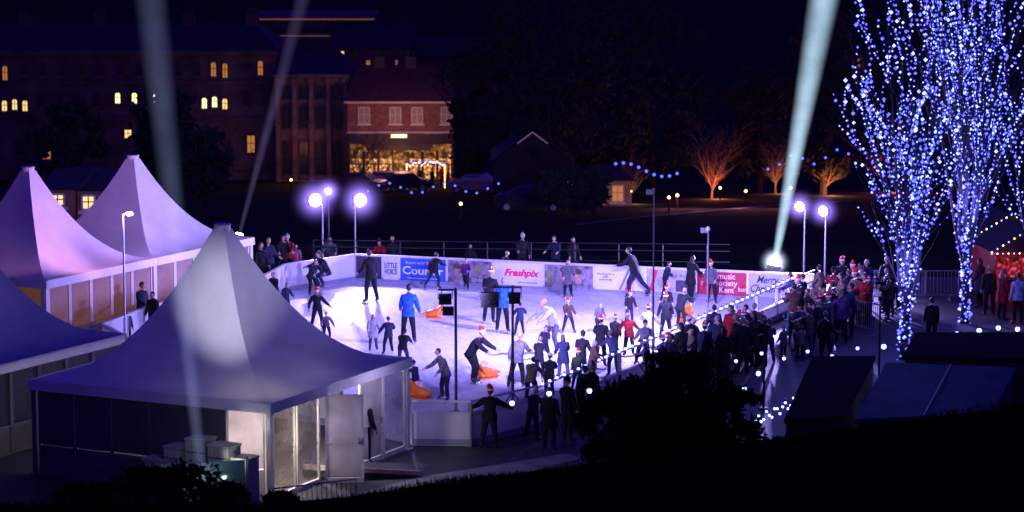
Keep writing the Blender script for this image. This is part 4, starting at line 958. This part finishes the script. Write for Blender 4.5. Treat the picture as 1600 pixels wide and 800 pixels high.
for i, px in enumerate((585, 605, 622, 640, 655, 675, 690, 700)):
    x = wx(px, 229); person((x, 229+R.uniform(-1, 1), tz(x, 229)), R.uniform(0, 360), R.choice(["stand", "coat", "stand2"]), 1.7, R.choice(["black", "brown", "red", "navy"]), "black", group="shoppers in the street")
D = 240; x0, x1 = wx(-60, D), wx(432, D); cx = (x0+x1)/2; wd = x1-x0; zt = wz(84, D); hh = zt-zb
e = empty("victorian_building", (cx, D, zb), 0, "long dark stone Victorian building with arched lit windows", "building")
mb = MB(); mb.box((0, 6, hh/2), (wd, 12, hh))
mb.obj("wall", [STONE], e)
mb = MB()
for py in (128, 186, 262): mb.box((0, -.12, wz(py, D)-zb), (wd+.1, .3, .25))
mb.box((0, -.3, hh+.1), (wd+.5, .7, .35)); mb.obj("cornice", [STONE], e)
mb = MB(); a = wd/2+.2; mb.add([(-a, -.3, hh+.28), (a, -.3, hh+.28), (a, 12, hh+.28), (-a, 12, hh+.28), (-a+2, 4, hh+2.3), (a-2, 4, hh+2.3)], [(0, 1, 5, 4), (1, 2, 5), (2, 3, 4, 5), (3, 0, 4)]); mb.obj("roof", [SLATE], e)
for px in (30, 150, 290, 390):
    mb = MB(); mb.box((0, 0, .9), (1.1, .9, 2.4)); [mb.tube((q, 0, 2.1), (q, 0, 2.6), .13, .11) for q in (-.3, 0, .3)]; mb.obj("chimney", [SLATE], e, (wx(px, D)-cx, 4, hh+1.0))
lit = {(185, 153): YEL, (211, 153): YEL, (240, 153): YEL, (320, 161): YEL, (336, 159): YEL, (352, 162): WARM, (8, 165): WARM, (24, 163): WARM, (40, 165): WARM, (335, 108): AMBER, (353, 110): AMBER, (408, 106): AMBER, (10, 114): AMBER}
for (px, py), m in lit.items(): bwin(e, cx, zb, D, px, py, 9, 18 if py > 130 else 24, True, m)
for px in range(65, 430, 29):
    if min(abs(px-q) for (q, _) in lit if _ > 130) > 14: bwin(e, cx, zb, D, px, 156, 9, 20, True, DARKPANE)
for px in range(40, 320, 30): bwin(e, cx, zb, D, px, 108, 9, 20, True, DARKPANE)
for (px, py, w_, h_, m) in ((200, 209, 12, 14, WARM), (392, 225, 13, 28, AMBER), (397, 236, 4, 5, YEL), (72, 236, 14, 26, AMBER), (150, 225, 13, 24, DARKPANE), (260, 225, 13, 24, DARKPANE), (320, 225, 13, 24, DARKPANE), (355, 225, 13, 24, DARKPANE), (115, 225, 13, 24, DARKPANE), (30, 230, 13, 24, DARKPANE)):
    bwin(e, cx, zb, D, px, py, w_, h_, False, m)
D = 238; x0, x1 = wx(433, D), wx(542, D); cx = (x0+x1)/2; wd = x1-x0+.2; zt = wz(120, D); hh = zt-zb
e = empty("arcaded_building", (cx, D, zb), 0, "sandstone building with arches and pilasters dimly lit amber", "building")
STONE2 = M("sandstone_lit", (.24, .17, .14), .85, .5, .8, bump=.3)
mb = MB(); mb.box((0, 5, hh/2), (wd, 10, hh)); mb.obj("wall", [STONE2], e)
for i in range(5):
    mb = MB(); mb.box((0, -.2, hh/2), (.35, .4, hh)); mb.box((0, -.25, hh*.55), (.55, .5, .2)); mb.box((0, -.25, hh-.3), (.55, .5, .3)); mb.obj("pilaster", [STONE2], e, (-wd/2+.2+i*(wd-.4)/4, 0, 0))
for i in range(4):
    for zz, h_ in ((.6, 3), (4.6, 2.0), (7.0, 1.2)):
        window(e, -wd/2+.2+(i+.5)*(wd-.4)/4, zz, .8, h_, True, DARKPANE)
mb = MB(); mb.box((0, -.2, hh+.1), (wd+.3, .8, .3)); mb.obj("cornice", [STONE], e)
mb = MB(); a = wd/2+.1; mb.add([(-a, 0, hh+.25), (a, 0, hh+.25), (a, 10, hh+.25), (-a, 10, hh+.25), (-a+1, 5, hh+1.8), (a-1, 5, hh+1.8)], [(0, 1, 5, 4), (1, 2, 5), (2, 3, 4, 5), (3, 0, 4)]); mb.obj("roof", [SLATE], e)
lamp("street_glow", 'POINT', (cx-1, D-5, zb+2.5), 70, (1, .3, .14), size=.4)
lamp("street_glow", 'POINT', (cx-9, D-7, zb+4), 30, (1, .25, .3), size=.4)
D = 300; x0, x1 = wx(395, D), wx(586, D); cx = (x0+x1)/2; wd = x1-x0; zt = wz(26, D); hh = zt-zb
e = empty("office_block", (cx, D, zb), 0, "flat roofed office block with orange light strips", "building")
mb = MB(); mb.box((0, 6, hh/2), (wd, 12, hh)); mb.obj("wall", [M("concrete", (.1, .09, .1), .8, .3, 1)], e)
STRIP = M("strip_light_orange", (.5, .2, .1), .5, 0, emis=(1, .3, .14), es=.2)
mb = MB(); mb.box((0, -.1, wz(30, D)-zb), (wd, .1, .1)); mb.obj("light_strip", [STRIP], e)
mb = MB(); mb.box((-1.5, -.1, wz(56, D)-zb), (wd-3, .1, .06)); mb.obj("light_strip", [STRIP], e)
for i in range(12): window(e, -wd/2+.8+i*(wd-1.4)/11, wz(50, D)-zb, .8, 1.1, False, DARKPANE)
def house(px0, px1, ptop, D, lits, label, rh=2.0, chim=True):
    x0, x1 = wx(px0, D), wx(px1, D); cx = (x0+x1)/2; wd = x1-x0; g0 = tz(cx, D); hh = wz(ptop, D)-g0
    e = empty("house", (cx, D, g0), 0, label, "house"); mb = MB(); mb.box((0, 4, hh/2), (wd, 8, hh)); mb.obj("wall", [BRICK], e)
    mb = MB(); a = wd/2+.3; mb.add([(-a, -.3, hh), (a, -.3, hh), (a, 8.3, hh), (-a, 8.3, hh), (-a, 4, hh+rh), (a, 4, hh+rh)], [(0, 1, 5, 4), (1, 2, 5), (2, 3, 4, 5), (3, 0, 4)]); mb.obj("roof", [SLATE], e)
    if chim: mb = MB(); mb.box((a-1, 4, hh+rh), (.8, .8, 1.8)); mb.obj("chimney", [SLATE], e)
    for (px, py, w_, h_, m) in lits: bwin(e, cx, g0, D, px, py, w_, h_, False, m, FRW)
house(520, 640, 75, 285, [(533, 84, 12, 9, WARM), (576, 98, 7, 8, AMBER), (590, 98, 5, 9, AMBER), (620, 98, 4, 9, AMBER)], "dark brick house with small lit upper windows")
house(640, 780, 90, 290, [(700, 125, 5, 5, AMBER)], "dark brick house with pitched roof behind shops")
house(0, 60, 66, 310, [(8, 76, 10, 7, AMBER), (25, 79, 8, 5, AMBER), (36, 70, 6, 4, AMBER)], "dark distant house with amber windows", 1.5)
house(1290, 1400, 80, 330, [(1340, 98, 4, 14, AMBER), (1392, 75, 3, 6, AMBER)], "dark distant house with one amber window")
house(70, 110, 296, 118, [(88, 312, 20, 18, WARM)], "small lodge with yellow lit window", .4, False)
house(118, 160, 298, 119, [(136, 316, 20, 22, WARM)], "small lodge with lit window beside marquee", .4, False)
D = 188; p = V(832, 206, D); g0 = tz(p.x, D); e = empty("chapel", (p.x, D, g0), 0, "dark gabled chapel with pale bargeboards", "chapel"); hh = p.z-g0
mb = MB(); a = 2.6; mb.add([(-a, 0, 0), (a, 0, 0), (a, 0, hh-1.9), (0, 0, hh), (-a, 0, hh-1.9), (-a, 8, 0), (a, 8, 0), (a, 8, hh-1.9), (0, 8, hh), (-a, 8, hh-1.9)], [(0, 1, 2, 3, 4), (5, 9, 8, 7, 6), (1, 6, 7, 2), (0, 4, 9, 5)]); mb.obj("wall", [M("dark_render", (.04, .035, .045), .8)], e)
mb = MB(); mb.add([(-a-.2, -.2, hh-2.0), (0, -.2, hh+.08), (0, 8.2, hh+.08), (-a-.2, 8.2, hh-2.0), (a+.2, -.2, hh-2.0), (a+.2, 8.2, hh-2.0)], [(0, 1, 2, 3), (1, 4, 5, 2)]); mb.obj("roof", [SLATE], e)
mb = MB(); PB = M("pale_glowing_bargeboard", (.6, .55, .65), .6, .1, emis=(.6, .3, .6), es=.16); mb.tube((-1.0, -.25, hh-.75), (0, -.25, hh), .05, n=4); mb.tube((1.0, -.25, hh-.75), (0, -.25, hh), .05, n=4); mb.obj("bargeboard", [PB], e)  # pale boards with a weak glow painted in; no lamp there
D = 175; x = wx(930, D); g0 = tz(x, D); e = empty("pavilion", (x, D, g0), 0, "small park pavilion with amber lit wall", "pavilion")
mb = MB(); mb.box((0, 1.5, .8), (4.4, 3, 1.6)); mb.obj("wall", [M("render_ochre", (.4, .3, .15), .8)], e); mb = MB(); mb.add([(-2.5, -.4, 1.6), (2.5, -.4, 1.6), (2.5, 3.4, 1.6), (-2.5, 3.4, 1.6), (-1.5, 1.5, 2.4), (1.5, 1.5, 2.4)], [(0, 1, 5, 4), (1, 2, 5), (2, 3, 4, 5), (3, 0, 4), (0, 3, 2, 1)]); mb.obj("roof", [SLATE], e)
for q, m in ((-1.5, AMBER), (.2, DARKPANE), (1.4, AMBER)): window(e, q, .3, .7, 1.0, False, m, FRW)
lamp("pavilion_lamp", 'POINT', (x-1.2, D-1.2, g0+1), 45, (1, .6, .15), size=.2)
mb = MB(); pts = [T(px, py) for px, py in ((900, 352), (1000, 340), (1100, 331), (1200, 322), (1330, 315))]
for a, b in zip(pts[:-1], pts[1:]):
    n = 6
    for i in range(n):
        p0, p1 = a.lerp(b, i/n), a.lerp(b, (i+1)/n)
        q = [(p0.x, p0.y-1.3), (p1.x, p1.y-1.3), (p1.x, p1.y+1.3), (p0.x, p0.y+1.3)]
        mb.quad(*[(x, y, tz(x, y)+.03) for x, y in q])
o = mb.obj("path", [PAVE]); o["kind"] = "structure"
for (px, py) in ((1045, 330), (1058, 326), (720, 342), (740, 300), (895, 320), (1125, 312), (668, 285), (326, 300), (455, 297), (520, 300), (985, 318), (1165, 318), (1235, 312)):
    p = T(px, py); mb = MB(); mb.tube((0, 0, 0), (0, 0, .7), .06, .05, 7); mb.ball((0, 0, .8), .09, 1); mb.tube((0, 0, .9), (0, 0, .94), .12, .04, 8)
    top(mb.obj("bollard_light", [BLACK, BULB_WARM], None, p), "low bollard light glowing amber on the grass", "bollard light", "bollard lights in the park")
for px in (1045, 1090, 1160, 1220): p = T(px, 326); lamp("bollard_glow", 'POINT', tuple(p+Vector((0, -.3, 1.0))), 110, (1, .3, .34), size=.1)
